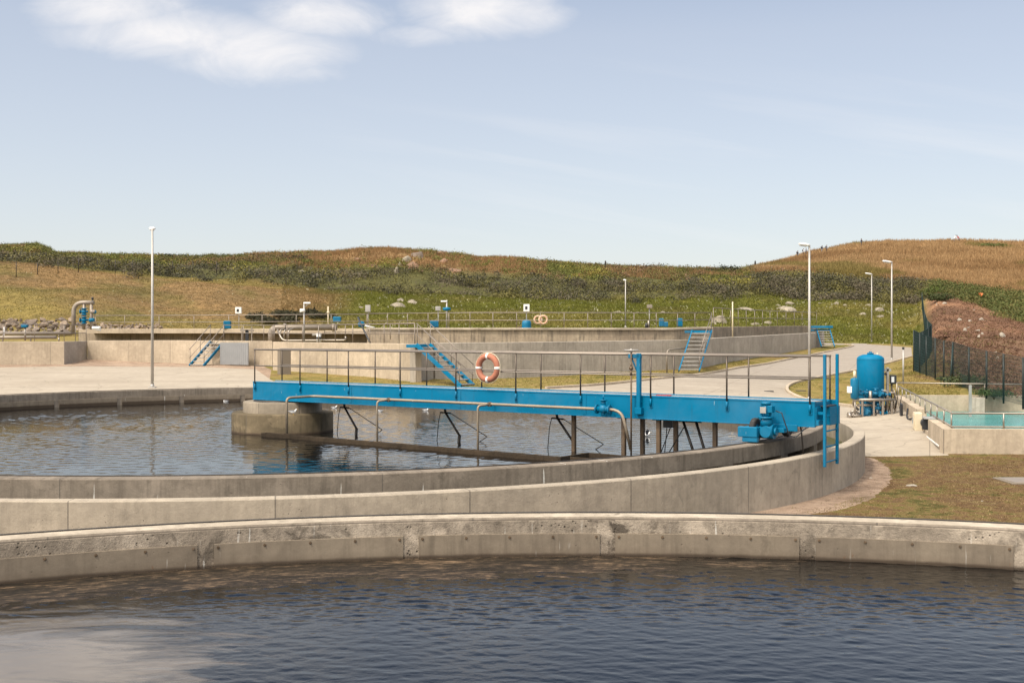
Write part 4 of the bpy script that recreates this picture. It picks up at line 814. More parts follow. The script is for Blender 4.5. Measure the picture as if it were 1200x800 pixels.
# lifebuoys
def buoy(c, ex, ez, R, r, mats, label, cat='lifebuoy'):
    o = empty('lifebuoy', c, label, cat, 'lifebuoys on the handrails'); mb = MB(); mb.path([c + ex * R * math.cos(a) + ez * R * math.sin(a) for a in (2 * PI * k / 40 for k in range(40))], r, closed=True, seg=14); build(mb, 'ring', mats[0], o)
    for q in range(4):
        a0 = q * PI / 2 + .0; mb = MB(); mb.path([c + ex * R * math.cos(a) + ez * R * math.sin(a) for a in (a0 - .10, a0 - .035, a0 + .035, a0 + .10)], r * 1.04, seg=14); build(mb, 'band', M['cream'] if mats[0] is M['buoy2'] else M['white'], o)
    mb = MB(); nrm = ex.cross(ez); mb.path([c + (ex * math.cos(a) + ez * math.sin(a)) * (R + r * 1.1 + .02 * abs(math.sin(2 * a))) for a in (2 * PI * k / 48 for k in range(48))], .009, closed=True, seg=6); build(mb, 'rope', M['cream'], o); return o
s = at_s(571.5, -.15); buoy(B(s, -.14, 1.545), BD, Vector((0, 0, 1)), .31, .08, [M['buoy']], 'faded orange lifebuoy with white bands hanging on the bridge handrail')
# ------------------------------------------------------------------ upper walls
def wall(path, thick, name, mat, label, cat='wall', cap=None, part_of=None, zb=None, sub=1.2):
    """path: (px, ytop, ybase, Z) along the visible face; thickness goes away from the camera"""
    F_ = [(W(px, yt, Z), (zy(yb, Z) - .25) if zb is None else zb) for px, yt, yb, Z in path]; mb = MB(); n = len(F_); acc = 0; fr = []
    for i, (p, b) in enumerate(F_):
        d = F_[min(i + 1, n - 1)][0] - F_[max(i - 1, 0)][0]; d.z = 0; d.normalize(); s = Vector((-d.y, d.x, 0))
        fr.append((p, b, s))
    for i in range(n):
        p, b, s = fr[i]; q = p + s * thick; mb.add([(p.x, p.y, b), (p.x, p.y, p.z - .02), tuple(p + s * .02), tuple(q - s * .02), (q.x, q.y, q.z - .02), (q.x, q.y, b)])
        if i:
            l = (fr[i][0].xy - fr[i - 1][0].xy).length; vs = [0, p.z - b, p.z - b + .03, p.z - b + thick, 1, 0]
            for k in range(5): mb.face((6 * i + k, 6 * i - 6 + k, 6 * i - 5 + k, 6 * i + k + 1), False, [(acc + l, vs[k]), (acc, vs[k]), (acc, vs[k + 1]), (acc + l, vs[k + 1])])
            acc += l
    mb.face([0, 1, 2, 3, 4, 5]); mb.face([6 * n - 6 + k for k in range(6)][::-1])
    if part_of: return build(mb, name, mat, part_of)
    return tag(build(mb, name, mat, None, (F_[0][0].x, F_[0][0].y, F_[0][1])), label, cat)
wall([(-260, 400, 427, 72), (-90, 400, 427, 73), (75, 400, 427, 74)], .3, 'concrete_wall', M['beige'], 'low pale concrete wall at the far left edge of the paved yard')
wall([(75.2, 400, 427, 74), (102, 399.6, 424.5, 78.2)], .3, 'concrete_wall', M['grey'], 'short shaded grey concrete return wall where the left wall steps back')  # the return's shade is put into its colour, grey beside the beige front
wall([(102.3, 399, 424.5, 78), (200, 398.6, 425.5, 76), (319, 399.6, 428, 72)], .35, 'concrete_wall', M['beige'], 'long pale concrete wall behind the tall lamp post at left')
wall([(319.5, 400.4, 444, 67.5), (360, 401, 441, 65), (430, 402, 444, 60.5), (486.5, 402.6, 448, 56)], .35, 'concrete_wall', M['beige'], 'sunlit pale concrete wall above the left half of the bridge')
wall([(487.3, 402.6, 448, 56), (509, 402, 447, 59.2)], .3, 'concrete_wall', M['grey'], 'dark narrow wall end beside the blue stair above the bridge')  # shade of this wall end is put into its grey colour
wall([(509.6, 401.6, 448, 59), (560, 401.2, 446, 60), (600, 401, 445, 61), (660, 400.2, 443, 63.5), (720, 399.4, 440, 66.5), (770, 398.6, 438, 69), (822, 397.8, 434, 71.5)], .35, 'concrete_wall', M['grey'], 'long grey curved concrete wall behind the lifebuoy')  # shading put into the colour: grey here, brighter beige on the sunlit wall
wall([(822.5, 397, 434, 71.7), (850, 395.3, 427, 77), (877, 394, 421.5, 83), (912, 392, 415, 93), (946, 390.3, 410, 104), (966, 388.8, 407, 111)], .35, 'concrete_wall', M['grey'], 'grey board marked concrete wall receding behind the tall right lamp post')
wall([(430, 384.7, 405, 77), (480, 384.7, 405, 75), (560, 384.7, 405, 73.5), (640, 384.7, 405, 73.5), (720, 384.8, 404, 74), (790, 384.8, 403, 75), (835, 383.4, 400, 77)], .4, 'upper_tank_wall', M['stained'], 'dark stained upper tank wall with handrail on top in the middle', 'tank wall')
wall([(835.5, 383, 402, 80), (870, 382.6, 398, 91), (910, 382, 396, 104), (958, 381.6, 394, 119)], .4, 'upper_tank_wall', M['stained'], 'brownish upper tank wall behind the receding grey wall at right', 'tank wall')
# coping slabs and the shaded channel at the left of the upper tank
wall([(92, 385.2, 390.2, 86), (260, 385.1, 390.2, 84), (430, 384.8, 389.5, 80)], 2.2, 'channel_slab', M['beige'], 'thin pale concrete slab over the dark channel behind the left wall', 'slab', zb=None)
for o in (bpy.data.objects['channel_slab'],):
    zs = [v.co.z for v in o.data.vertices]; top = max(zs)
    for v in o.data.vertices:
        if v.co.z < top - .12: v.co.z = top - .34
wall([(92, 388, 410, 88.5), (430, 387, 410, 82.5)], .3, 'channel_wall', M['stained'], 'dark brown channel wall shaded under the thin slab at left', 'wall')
wall([(430, 384., 385.4, 76.85), (480, 384., 385.4, 74.85), (560, 384., 385.4, 73.35), (640, 384., 385.4, 73.35), (720, 384.1, 385.5, 73.85), (790, 384.1, 385.4, 74.85), (835, 382.7, 384.2, 76.85)], .7, 'coping_slab', M['cap'], 'thin pale coping along the top of the middle upper tank wall', 'coping', zb=None)
co_ = bpy.data.objects['coping_slab']; zz = [v.co.z for v in co_.data.vertices]
for i, v in enumerate(co_.data.vertices):
    if i % 6 in (0, 5): v.co.z = zz[i - i % 6 + 2] - .13
# pilaster at the left end of the sunlit wall
mb = MB(); q = W(333, 412, 63.5); mb.box((q.x, q.y, (q.z + 0) / 2 + .0), (.62, .5, q.z + .2), Matrix.Rotation(.5, 3, 'Z'), .02)
tag(build(mb, 'buttress', M['beige'], None, (q.x, q.y, 0)), 'pale concrete buttress at the left end of the sunlit wall', 'buttress')
mb = MB(); a = W(261, 401, 73.2); b = W(294, 401, 72.1); d = (b - a); d.z = 0; Lh = d.length; d.normalize(); n_ = Vector((d.y, -d.x, 0)); mb.box((a + b) / 2 + n_ * .22 + Vector((0, 0, -.72)), (Lh, .06, 1.4), Matrix((d, -n_, Vector((0, 0, 1)))).transposed(), .004)
for k in range(14): mb.box(a + d * Lh * (k + .5) / 14 + n_ * .255 + Vector((0, 0, -.72)), (.03, .012, 1.38), Matrix((d, -n_, Vector((0, 0, 1)))).transposed())
tag(build(mb, 'ribbed_panel', M['hatch'], None, (a.x, a.y, .4)), 'grey ribbed metal panel on the wall right of the left blue stair', 'panel')
mb = MB(); q = W(24.5, 405, 73.79); mb.box(q, (.55, .05, .38), None, .01); tag(build(mb, 'wall_plate', M['pipe'], None, q), 'small grey plate fixed to the far left concrete wall', 'plate')
# ------------------------------------------------------------------ handrails of the yard
def handrail(path, label, h=1.1, zoff=0., spacing=1.9, r=.027, group='steel handrails around the upper tanks', rails=(1., .5), posts=None, mat=None):
    """path: world points at the foot of the rail"""
    P = [Vector(p) for p in path]; mat = mat or M['rail']; o = empty('handrail', P[0], label, 'handrail', group); mb = MB(); mb.path([p + Vector((0, 0, h * rails[0])) for p in P], r, seg=8); build(mb, 'top_rail', mat, o)
    for k in rails[1:]: mb = MB(); mb.path([p + Vector((0, 0, h * k)) for p in P], r * .85, seg=8); build(mb, 'mid_rail', mat, o)
    acc = [0]
    for a, b in zip(P[:-1], P[1:]): acc.append(acc[-1] + (b - a).length)
    n = max(1, round(acc[-1] / spacing))
    for i in range(n + 1):
        s = acc[-1] * i / n; j = min(len(P) - 2, max(0, np.searchsorted(acc, s) - 1)); t = (s - acc[j]) / max(1e-6, acc[j + 1] - acc[j]); p = P[j].lerp(P[j + 1], t)
        mb = MB(); mb.tube(p - Vector((0, 0, .02)), p + Vector((0, 0, h)), r * .9, seg=8); build(mb, 'post', mat, o)
    return o
handrail([W(-260, 400, 72.15), W(-90, 400, 73.15), W(74, 400, 74.15), W(101, 399.6, 78.2)], 'steel handrail on top of the far left pale concrete wall', 1.1)
handrail([W(112, 385.2, 92), W(108, 385.2, 86.5), W(260, 385.1, 84.3), W(430, 384.7, 80.3)], 'long steel handrail on the slab behind the tall left lamp post', 1.0, spacing=2.9)
handrail([W(431, 384.4, 77.2), W(560, 384, 73.8), W(720, 384, 74.3), W(790, 384, 75.2), W(834, 383.2, 77.1)], 'steel handrail on the stained upper wall above the bridge', .98, spacing=1.55)
handrail([W(836, 383, 80.3), W(870, 382.4, 91.2), W(910, 381.8, 104.2), W(957, 381.4, 119)], 'steel handrail on the upper wall at right, ending by the small stair', 1.35, spacing=3.2)
handrail([W(262, 399, 74), W(319, 399.7, 72.1), W(322, 400.4, 67.6), W(430, 402, 60.7), W(486, 402.6, 56.2)], 'steel handrail above the sunlit wall behind the left of the bridge', 1.0, spacing=1.7)
handrail([W(380, 398, 73), W(440, 397.5, 71), W(486, 397.5, 70)], 'short steel handrail behind the sunlit wall near the diagonal bar', .95, spacing=1.6)
# ------------------------------------------------------------------ stairs
def stair(tl, bl, wv, n, label, platform=None, rails=(0, 1), hr=.95, ext=.0):
    """tl/bl: top and bottom of one stringer; wv: vector across to the other one"""
    tl, bl, wv = Vector(tl), Vector(bl), Vector(wv); o = empty('steel_stair', (bl.x, bl.y, bl.z), label, 'stair', 'blue steel stairs to the upper walkways'); dn = (bl - tl); run = Vector((dn.x, dn.y, 0)); rn = run.normalized(); wn = wv.normalized(); ang = math.atan2(-dn.z, run.length)
    up = Vector((0, 0, 1)); dd = dn.normalized(); nn = wn.cross(dd).normalized(); Rm = Matrix((dd, wn, dd.cross(wn))).transposed()
    for k in (0, 1): mb = MB(); mb.box((tl + bl) / 2 + wv * k, (dn.length, .07, .20), Rm, .004); build(mb, 'stringer', M['blue'], o)
    Rt = Matrix((rn, wn, up)).transposed()
    for i in range(n):
        t = (i + .6) / n; c = tl.lerp(bl, t) + wv / 2; mb = MB(); mb.box(c, (run.length / n * .85 + .05, wv.length - .05, .03), Rt, .004); mb.box(c - rn * -.0 + rn * (run.length / n * .42) - up * .02, (.012, wv.length - .05, .05), Rt); build(mb, 'tread', M['galv'], o)
    if platform:
        pv = Vector(platform); c = tl + wv / 2 + pv / 2; c.z = tl.z - .06; pn = pv.normalized(); mb = MB(); mb.box(c, (pv.length, wv.length + .04, .16), Matrix((pn, wn, pn.cross(wn))).transposed(), .006); build(mb, 'platform', M['blue'], o)
    for k in rails:
        a = tl + wv * k; b = bl + wv * k; mb = MB(); mb.path([a - rn * -.0 + up * (hr + .05), b + up * hr], .024, seg=8); mb.path([a + up * hr * .5, b + up * hr * .48], .018, seg=8); build(mb, 'stair_rail', M['rail'], o)
        for t in (.02, .5, .97): p = a.lerp(b, t); mb = MB(); mb.tube(p, p + up * hr, .02, seg=8); build(mb, 'post', M['rail'], o)
    return o
Z = 73.6; tl = W(247, 400, 74.3); bl = W(222, 429, 72.6); bl.z = T(bl.x, bl.y)
stair(tl, bl, (.93, -.15, 0), 7, 'blue steel stair with handrails at the left concrete wall', platform=(1.5, -.1, 0), hr=1.05)
tl = W(488, 404, 55.4); bl = W(540, 450, 53.9); bl.z = T(bl.x, bl.y) - .0
stair(tl, bl, (.58, .75, 0), 9, 'blue steel stair descending rightwards behind the middle of the bridge', platform=(-.5, .15, 0), hr=1.0)
tl = W(811, 387.5, 68.2); bl = W(795.5, 434.5, 66.3)
stair(tl, bl, (1.18, .0, 0), 10, 'blue framed steel stair up the grey wall right of centre', platform=(.1, 3.5, 0), rails=(1,), hr=1.0)
tl = W(957, 386, 108); bl = W(962.5, 406, 106.6)
stair(tl, bl, (1.2, -.1, 0), 7, 'small dark blue steel stair farthest right, beside the lamp post', platform=(-.1, 2.5, 0), rails=(), hr=.9)
mb = MB(); a = W(952, 383, 108); mb.box(a + Vector((.9, .1, 0)), (1.9, .9, .22), None, .01); q = empty('landing', a, 'dark blue landing at the head of the farthest right stair', 'landing'); build(mb, 'platform', M['bluedk'], q)
# ------------------------------------------------------------------ lamp posts
def lamp(p, h, label, arm=.55, ang=PI, r=.065, small=False):
    o = empty('street_lamp', p, label, 'street lamp', 'grey street lamps around the plant'); p = Vector(p); mb = MB(); mb.tube(p - Vector((0, 0, .1)), p + Vector((0, 0, h)), r * 1.15, r * .75, seg=12); build(mb, 'pole', M['galv'], o)
    mb = MB(); mb.box(p + Vector((0, 0, .02)), (.32, .32, .04), None, .006); mb.tube(p + Vector((0, 0, .02)), p + Vector((0, 0, .16)), r * 1.5, r * 1.3, seg=12); build(mb, 'base_plate', M['galv'], o)
    d = Vector((math.cos(ang), math.sin(ang), .16)).normalized(); sd = Vector((-d.y, d.x, 0)).normalized(); Rm = Matrix((d, sd, d.cross(sd))).transposed(); top = p + Vector((0, 0, h - .02)); c = top + d * arm * .45
    n0 = MB(); prof = [(-.5, .06, .05), (-.3, .13, .09), (.1, .16, .10), (.42, .13, .07), (.5, .06, .03)]; rows = []
    for x, w, t in prof: rows.append(n0.add([c + Rm @ Vector((x * arm, w * math.cos(a), t * math.sin(a) * .8)) for a in (2 * PI * k / 12 for k in range(12))]))
    for A, Bq in zip(rows[:-1], rows[1:]):
        for k in range(12): n0.face((A + k, A + (k + 1) % 12, Bq + (k + 1) % 12, Bq + k), True)
    n0.face([rows[0] + k for k in range(12)][::-1]); n0.face([rows[-1] + k for k in range(12)]); hd = build(n0, 'lamp_head', M['white'], o)
    mb = MB(); mb.box(c + Rm @ Vector((.05, 0, -.085)), (arm * .6, .18, .02), Rm, .005); build(mb, 'glass', M['glass'], hd); return o
p = G(178.5, 454.3); lamp(p, (454.3 - 268) * p.y / F, 'tall grey lamp post standing alone at left behind the tank rim', .42, 1.9)
p = G(948.5, 468.5); lamp(p, (468.5 - 287) * p.y / F, 'tallest grey lamp post at right, on the kerb of the lawn island', .55, PI)
p = G(1045, 422); lamp(p, (422 - 307) * p.y / F, 'grey lamp post on the lawn behind the blue pressure vessel', .75, PI)
p = onT(1021.5, 122); lamp(p, zy(321, 122) - p.z, 'slim grey lamp post beyond the road in front of the meadow slope', .75, PI)
p = onT(733, 124); lamp(p, zy(328, 124) - p.z, 'distant grey lamp post behind the upper tank near the middle', .4, 1.9)
# ------------------------------------------------------------------ fittings on the upper walkways
def item(name, loc, label, cat, parts, group=None):
    o = empty(name, loc, label, cat, group)
    for nm, mb, mat in parts: build(mb, nm, mat, o)
    return o
def bx(c, s, bev=.01, R=None): return MB().box(c, s, R, bev)
def box_on_pole(px, y0, y1, w, ybase, Z, label, mat='white', cat='control box', symbol=False, hood=False):
    c = W(px, (y0 + y1) / 2, Z); hgt = (y1 - y0) * Z / F; ww = w * Z / F; base = W(px, ybase, Z); parts = [('pole', MB().tube(base, c, .03, seg=8), M['galv']), ('cabinet', bx(c - Vector((0, .12, 0)), (ww, .25, hgt), .015), M[mat])]
    if symbol: parts.append(('pictogram', bx(c + Vector((-ww * .05, -.255, 0)), (ww * .38, .012, hgt * .45), .003), M['black']))
    return item('control_box', base, label, cat, parts)
box_on_pole(280, 360, 367.5, 7, 386, 84, 'white box with black symbol above the left blue stair', symbol=True)
box_on_pole(617, 356.5, 365, 7, 384, 75.5, 'white box with dark symbol above the blue dome', symbol=True)
box_on_pole(431.5, 357.5, 365.5, 6, 384, 80, 'rounded pale box on a thin pole near the pale boulders', mat='galv')
box_on_pole(513.5, 359, 364, 6, 384, 77, 'small grey box left of the pole with blue camera housing', mat='galv')
box_on_pole(761, 357, 361, 6, 384, 76.5, 'flat grey box on a thin pole right of the distant lamp post', mat='pipe')
def mast(px, y0, ybase, Z, label, arm=1, blue=False):
    b = W(px, ybase, Z); t = W(px, y0, Z); parts = [('pole', MB().tube(b, t, .055, .045, seg=10), M['galv']), ('head', bx(t + Vector((.18 * arm, 0, .0)), (.42, .16, .10), .02), M['white'])]
    if blue: c = W(px, y0 + 9, Z); parts.append(('housing', MB().ball(c, .17, 12, (1.1, 1, .8)).tube(c - Vector((.25, 0, 0)), c + Vector((.25, 0, 0)), .09), M['bluedk']))
    else: c = W(px, y0 + 9, Z); parts += [('bracket', MB().tube(t + Vector((0, 0, -.25)), t + Vector((.3 * arm, 0, -.05)), .02), M['galv']), ('camera', MB().tube(c + Vector((-.22, -.1, 0)), c + Vector((.05, .0, 0)), .11, seg=12), M['white'])]
    return item('mast', b, label, 'mast', parts)
mast(356.3, 355, 400, 68.5, 'pale mast with a small camera above the sunlit wall')
mast(523.5, 353, 384, 75, 'pale mast with blue housing above the middle stair', -1, True)
o = item('mast', W(384, 398, 72), 'thin yellowish pole left of the blue slatted box', 'mast', [('pole', MB().tube(W(384.5, 386, 80), W(384.5, 359, 80), .04), M['cream']), ('float', MB().ball(W(384.5, 366, 80), .1, 10), M['cream'])])
o.location = W(384.5, 386, 80)
for ch in o.children: ch.location = W(384, 398, 72) - W(384.5, 386, 80)
item('pole', W(858.5, 393, 78), 'bare pale pole right of the blue framed stair', 'pole', [('shaft', MB().tube(W(858.5, 395, 78), W(858.5, 353.5, 78), .05, .04), M['cream'])])
def blue_box(px, y0, y1, w, Z, label, slats=5, cat='motor housing'):
    c = W(px, (y0 + y1) / 2, Z); h = (y1 - y0) * Z / F; ww = w * Z / F; mb = MB().box(c, (ww, .4, h), None, .03); m2 = MB()
    for k in range(slats): m2.box(c + Vector((ww * ((k + .5) / slats - .5), -.21, 0)), (ww / slats * .5, .02, h * .8), None, .004)
    item('motor_housing', W(px, y1, Z), label, cat, [('body', mb, M['bluedk']), ('grille', m2, M['bluedk'])])
blue_box(266.5, 376, 385, 8, 84, 'blue box standing behind the left blue stair'); blue_box(395, 371, 377.5, 9, 83, 'blue slatted box beside the yellowish pole'); blue_box(509, 376, 383.5, 10, 76, 'blue slatted housing left of the mast above the middle stair')
blue_box(775, 373, 382.5, 5, 76.5, 'left one of two small blue boxes left of the framed stair', 3); blue_box(780, 377, 383, 5, 76.5, 'low blue box attached right of the left small blue box', 3); blue_box(796.5, 373, 382.5, 6, 76.5, 'right one of two small blue boxes left of the framed stair', 3)
c = W(617, 384.5, 75); mb = MB().lathe([(.30, 0), (.31, .32), (.27, .46), (.16, .56), (.001, .58)], c, 20); item('dome_cover', c, 'round blue dome cover under the white box on the upper wall', 'dome cover', [('dome', mb, M['bluedk']), ('flange', MB().lathe([(.001, .0), (.36, .0), (.36, .05), (.3, .06)], c, 20), M['bluedk']), ('vent', bx(c + Vector((-.45, 0, .07)), (.25, .3, .1)), M['rust'])])
c = W(423, 380, 70); item('tilt_arm', W(434, 402, 62), 'dark diagonal bar with a blue joint leaning over the sunlit wall', 'arm', [('bar', MB().path([W(419.5, 372, 70), W(423, 380, 68), W(434, 402, 63)], .05), M['black']), ('joint', MB().ball(W(423.5, 380, 69), .2, 12).tube(W(420, 381, 69), W(427, 379, 69), .12), M['bluedk']), ('spindle', MB().tube(W(425, 381, 69), W(439, 384, 69), .05), M['white'])])
ex = Vector((1, 0, 0)); ez = Vector((0, 0, 1)); buoy(W(636.5, 374.5, 73.2), ex, ez, .245, .055, [M['buoy2']], 'pale faded lifebuoy on the upper handrail right of the dome'); buoy(W(630.5, 374.5, 75), ex, ez, .235, .05, [M['buoy2']], 'second pale lifebuoy half hidden behind the upper handrail')
item('gate_valve', W(757.5, 384, 76), 'small black valve standing on the upper wall', 'valve', [('stem', MB().tube(W(757.5, 385, 76), W(757.5, 378, 76), .1, .07), M['black']), ('post', MB().tube(W(760, 385, 76), W(760, 375, 76), .06), M['steel'])])
# big pipes at the upper left
def elbow_path(pts, r=.5):
    out = [Vector(pts[0])]
    for a, b, c in zip(pts[:-2], pts[1:-1], pts[2:]):
        a, b, c = Vector(a), Vector(b), Vector(c); ra = min(r, (a - b).length * .5, (c - b).length * .5); out += arc3(b + (a - b).normalized() * ra, b, b + (c - b).normalized() * ra, 7)
    return out + [Vector(pts[-1])]
Zp = 82; o = empty('pipe_loop', W(87, 392, Zp), 'grey pipe loop with two blue valves at the upper left', 'pipework')
build(MB().path(elbow_path([W(86.2, 391, Zp), W(86.2, 354.5, Zp), W(110, 354.5, Zp)], .8), .15, seg=16), 'main_pipe', M['pipe'], o)
for px, y0, y1 in ((98.5, 355, 386), (107, 355, 386)): build(MB().tube(W(px, y0, Zp), W(px, y1, Zp), .11, seg=12), 'branch_pipe', M['pipe'], o)
for px, y in ((98.5, 365), (98.5, 375)): build(MB().ball(W(px, y, Zp), .19, 14, (1, 1, .9)).tube(W(px, y - 4, Zp), W(px, y - 3, Zp), .22, seg=14).tube(W(px, y + 3, Zp), W(px, y + 4, Zp), .22, seg=14).tube(W(px, y - 4, Zp), W(px, y + 4.5, Zp), .14, seg=12).tube(W(px - 4.5, y, Zp), W(px + 4.5, y, Zp), .08).tube(W(px - 4.8, y, Zp), W(px - 4, y, Zp), .16, seg=12), 'valve', M['bluedk'], o)
for px, y in ((108, 365.5), (106.5, 375)): build(MB().ball(W(px, y, Zp), .17, 14, (1, 1, 1.1)).tube(W(px - 1, y, Zp), W(px + 4, y - .5, Zp), .14, seg=12), 'valve', M['bluedk'] if y > 370 else M['pipe'], o)
build(MB().ball(W(111, 365.5, Zp), .14, 10), 'actuator', M['bluedk'], o); build(MB().tube(W(108.3, 355, Zp), W(108.3, 351, Zp), .05).ball(W(108.3, 349.5, Zp), .1, 10), 'air_vent', M['black'], o)
build(MB().box(W(113, 384, Zp), (.6, .3, .2), None, .05).tube(W(108, 385, Zp), W(118, 387, Zp), .08), 'pump', M['white'], o)
o = empty('long_pipe', W(318, 400, 72.3), 'thick grey pipe with an elbow rising behind the wall and running right', 'pipe')
build(MB().path(elbow_path([W(317.5, 402, 72.6), W(317.5, 383.5, 72.6), W(395, 383.5, 72.6)], .8), .19, seg=16), 'pipe_run', M['pipe'], o)
for px in (334, 391): build(MB().tube(W(px - 1.5, 383.5, 72.6), W(px + 1.5, 383.5, 72.6), .25, seg=16), 'flange', M['pipe'], o)
for px in (328, 333, 338): build(MB().path(elbow_path([W(px, 400, 71.8), W(px, 387, 71.8), W(px + 6, 385, 72.4)], .2), .05), 'bracket', M['steel'], o)
o = empty('pipe_bend', W(325, 399, 70), 'thin steel pipe bend looping along the wall top to the right', 'pipe'); build(MB().path(elbow_path([W(325, 386, 71), W(331, 399, 70.5), W(405, 398.5, 69.5), W(405, 394, 69.5)], .3), .055), 'tube', M['steel'], o)
item('pump', W(373.5, 400, 69.5), 'small white pump with dark band on the wall top left of the diagonal bar', 'pump', [('body', MB().tube(W(373.5, 400.5, 69.5), W(373.5, 390, 69.5), .15, seg=16), M['white']), ('band', MB().tube(W(373.5, 397, 69.5), W(373.5, 394.5, 69.5), .165, seg=16), M['black']), ('motor', MB().tube(W(366, 392, 69.5), W(377, 392, 69.5), .09, seg=12), M['galv'])])
for k, (x0, x1, y) in enumerate(((-60, 84, 391), (-60, 66, 395.5))): 
    o = empty('pipe', W(x0, y, 82 - 3 * k), ('upper' if k == 0 else 'lower') + ' of two grey pipes lying behind the far left handrail', 'pipe'); build(MB().tube(W(x0, y, 82 - 3 * k), W(x1, y - .5, 82 - 3 * k), .12, seg=12), 'tube', M['pipe'], o)
    for q in range(4): build(MB().tube(W(x0 + 30 + q * 33, y + 5, 82 - 3 * k), W(x0 + 30 + q * 33, y, 82 - 3 * k), .05), 'support', M['steel'], o)
item('gate_valve', W(29, 399, 78), 'blue valve wheel on a short stem behind the far left handrail', 'valve', [('stem', MB().tube(W(29.5, 399, 78), W(29.5, 383, 78), .06), M['steel']), ('body', MB().box(W(29, 382, 78), (.42, .3, .22), None, .05).tube(W(25, 381, 78), W(33, 381, 78), .1), M['bluedk'])])
item('marker_post', W(4.5, 390, 79), 'short white post behind the far left handrail', 'post', [('post', MB().tube(W(4.5, 396, 79), W(4.5, 383, 79), .06), M['white'])])
# small frame between the pipes (penstock)
item('penstock', W(290, 400, 76), 'dark penstock frame standing on the wall between left stair and long pipe', 'penstock', [('gate', bx(W(289.5, 393, 76), (.22, .1, .75)), M['black']), ('frame', MB().box(W(283.5, 391, 76), (.06, .08, .95)).box(W(295, 391, 76), (.06, .08, .95)).box(W(289.5, 387, 76), (.9, .1, .12)), M['pipe'])])
# pipe rail by the framed stair
item('hose_rail', W(780, 440, 67), 'thin dark pipe bent along the wall left of the framed stair', 'pipe', [('tube', MB().path(elbow_path([W(781.5, 437, 66.5), W(781.5, 410, 66.5), W(806, 407.5, 68)], .3), .045), M['pipe'])])
# ------------------------------------------------------------------ pool at the right
def prism_wall(a, b, th, z0, z1, mat, name, parent, inward):
    a = Vector(a); b = Vector(b); d = (b - a); l = d.length; d.normalize(); n = Vector((-d.y, d.x, 0)) * inward; mb = MB(); P = [a, b, b + n * th, a + n * th]; bev = .02
    f = lambda p, z: (p.x, p.y, z)
    mb.quad(f(P[0], z0), f(P[1], z0), f(P[1], z1), f(P[0], z1), [(0, z0), (l, z0), (l, z1), (0, z1)]); mb.quad(f(P[0], z1), f(P[1], z1), f(P[2], z1), f(P[3], z1), [(0, z1), (l, z1), (l, z1 + th), (0, z1 + th)])
    mb.quad(f(P[3], z1), f(P[2], z1), f(P[2], z0), f(P[3], z0), [(0, z1), (l, z1), (l, z0), (0, z0)]); mb.quad(f(P[1], z0), f(P[2], z0), f(P[2], z1), f(P[1], z1), [(0, z0), (th, z0), (th, z1), (0, z1)]); mb.quad(f(P[0], z0), f(P[0], z1), f(P[3], z1), f(P[3], z0), [(0, z0), (0, z1), (th, z1), (th, z0)])
    return build(mb, name, mat, parent)
pz = -.41; pool = empty('concrete_basin', (POOL[0].x, POOL[0].y, -1.19), 'rectangular concrete basin of turquoise water at the right edge', 'basin')
dF = (POOL[1] - POOL[0]).normalized(); dL = (POOL[3] - POOL[0]).normalized()
prism_wall(POOL[0], POOL[1], .35, -2.4, pz, M['beige'], 'front_wall', pool, 1)
pa = POOL[0] + dL * .352
prism_wall(pa + Vector((0, 0, 0)), pa + dL * 3.6, .35, -2.4, pz, M['beige'], 'side_wall', pool, -1)
prism_wall(pa + dL * 3.602, pa + dL * 7.2, .35, -2.4, pz - .42, M['beige'], 'side_wall', pool, -1)   # notch where the motor stands
prism_wall(pa + dL * 7.202, POOL[3], .35, -2.4, -.30, M['beige'], 'side_wall', pool, -1)
prism_wall(POOL[3] + dF * .352, POOL[2], .35, -2.4, -.28, M['beige'], 'back_wall', pool, -1)
prism_wall(POOL[1] + dL * .36, POOL[2], .35, -2.4, pz, M['beige'], 'side_wall', pool, 1)
prism_wall(W(1068, 462, 53) , W(1090, 462, 52.5), 3, -1.2, zy(461, 53), M['grey'], 'inlet_chamber', pool, 1); prism_wall(W(1137, 466, 49.2), W(1154, 466, 49.0), .6, -1.2, zy(466, 49.2), M['grey'], 'outlet_box', pool, 1)
mb = MB(); mb.quad(*[(p.x, p.y, -.98) for p in POOL]); tag(build(mb, 'water', M['waterp']), kind='structure')
# low rail along the near edges of the pool and the long rail behind
a0 = WZ(1050, 52.5, -.2); e0 = POOL[0] + dL * .15 + dF * .3
P_ = [POOL[0] + dL * s + dF * .3 + Vector((0, 0, pz)) for s in (18, .25)]
P_ = [P_[0], P_[1], P_[1] + dF * 12]
o = handrail(P_, 'low steel rail along the near corner of the turquoise basin', .46, spacing=1.75, r=.03, rails=(1., .12), group='low rails of the basin', mat=M['steel'])
o = handrail([WZ(1051, 51.5, -.4), WZ(1130, 50.5, -.4), WZ(1260, 49.5, -.4)], 'long horizontal steel rail across the back of the turquoise basin', .62, spacing=3.3, r=.03, rails=(1., .05), group='low rails of the basin', mat=M['steel'])
item('tall_post', WZ(1137, 47, -1), 'grey post rising from the turquoise water', 'post', [('shaft', MB().box(W(1137, 476, 47) , (.10, .10, 1.75), None, .01), M['galv'])])
item('marker_post', G(1058.5, 446), 'thin grey pole with a black top on the lawn behind the basin rail', 'pole', [('shaft', MB().tube(W(1058.5, 450, 54), W(1058.5, 409, 54), .04), M['galv']), ('tip', MB().tube(W(1058.5, 409, 54), W(1058.5, 406.5, 54), .055), M['black'])])
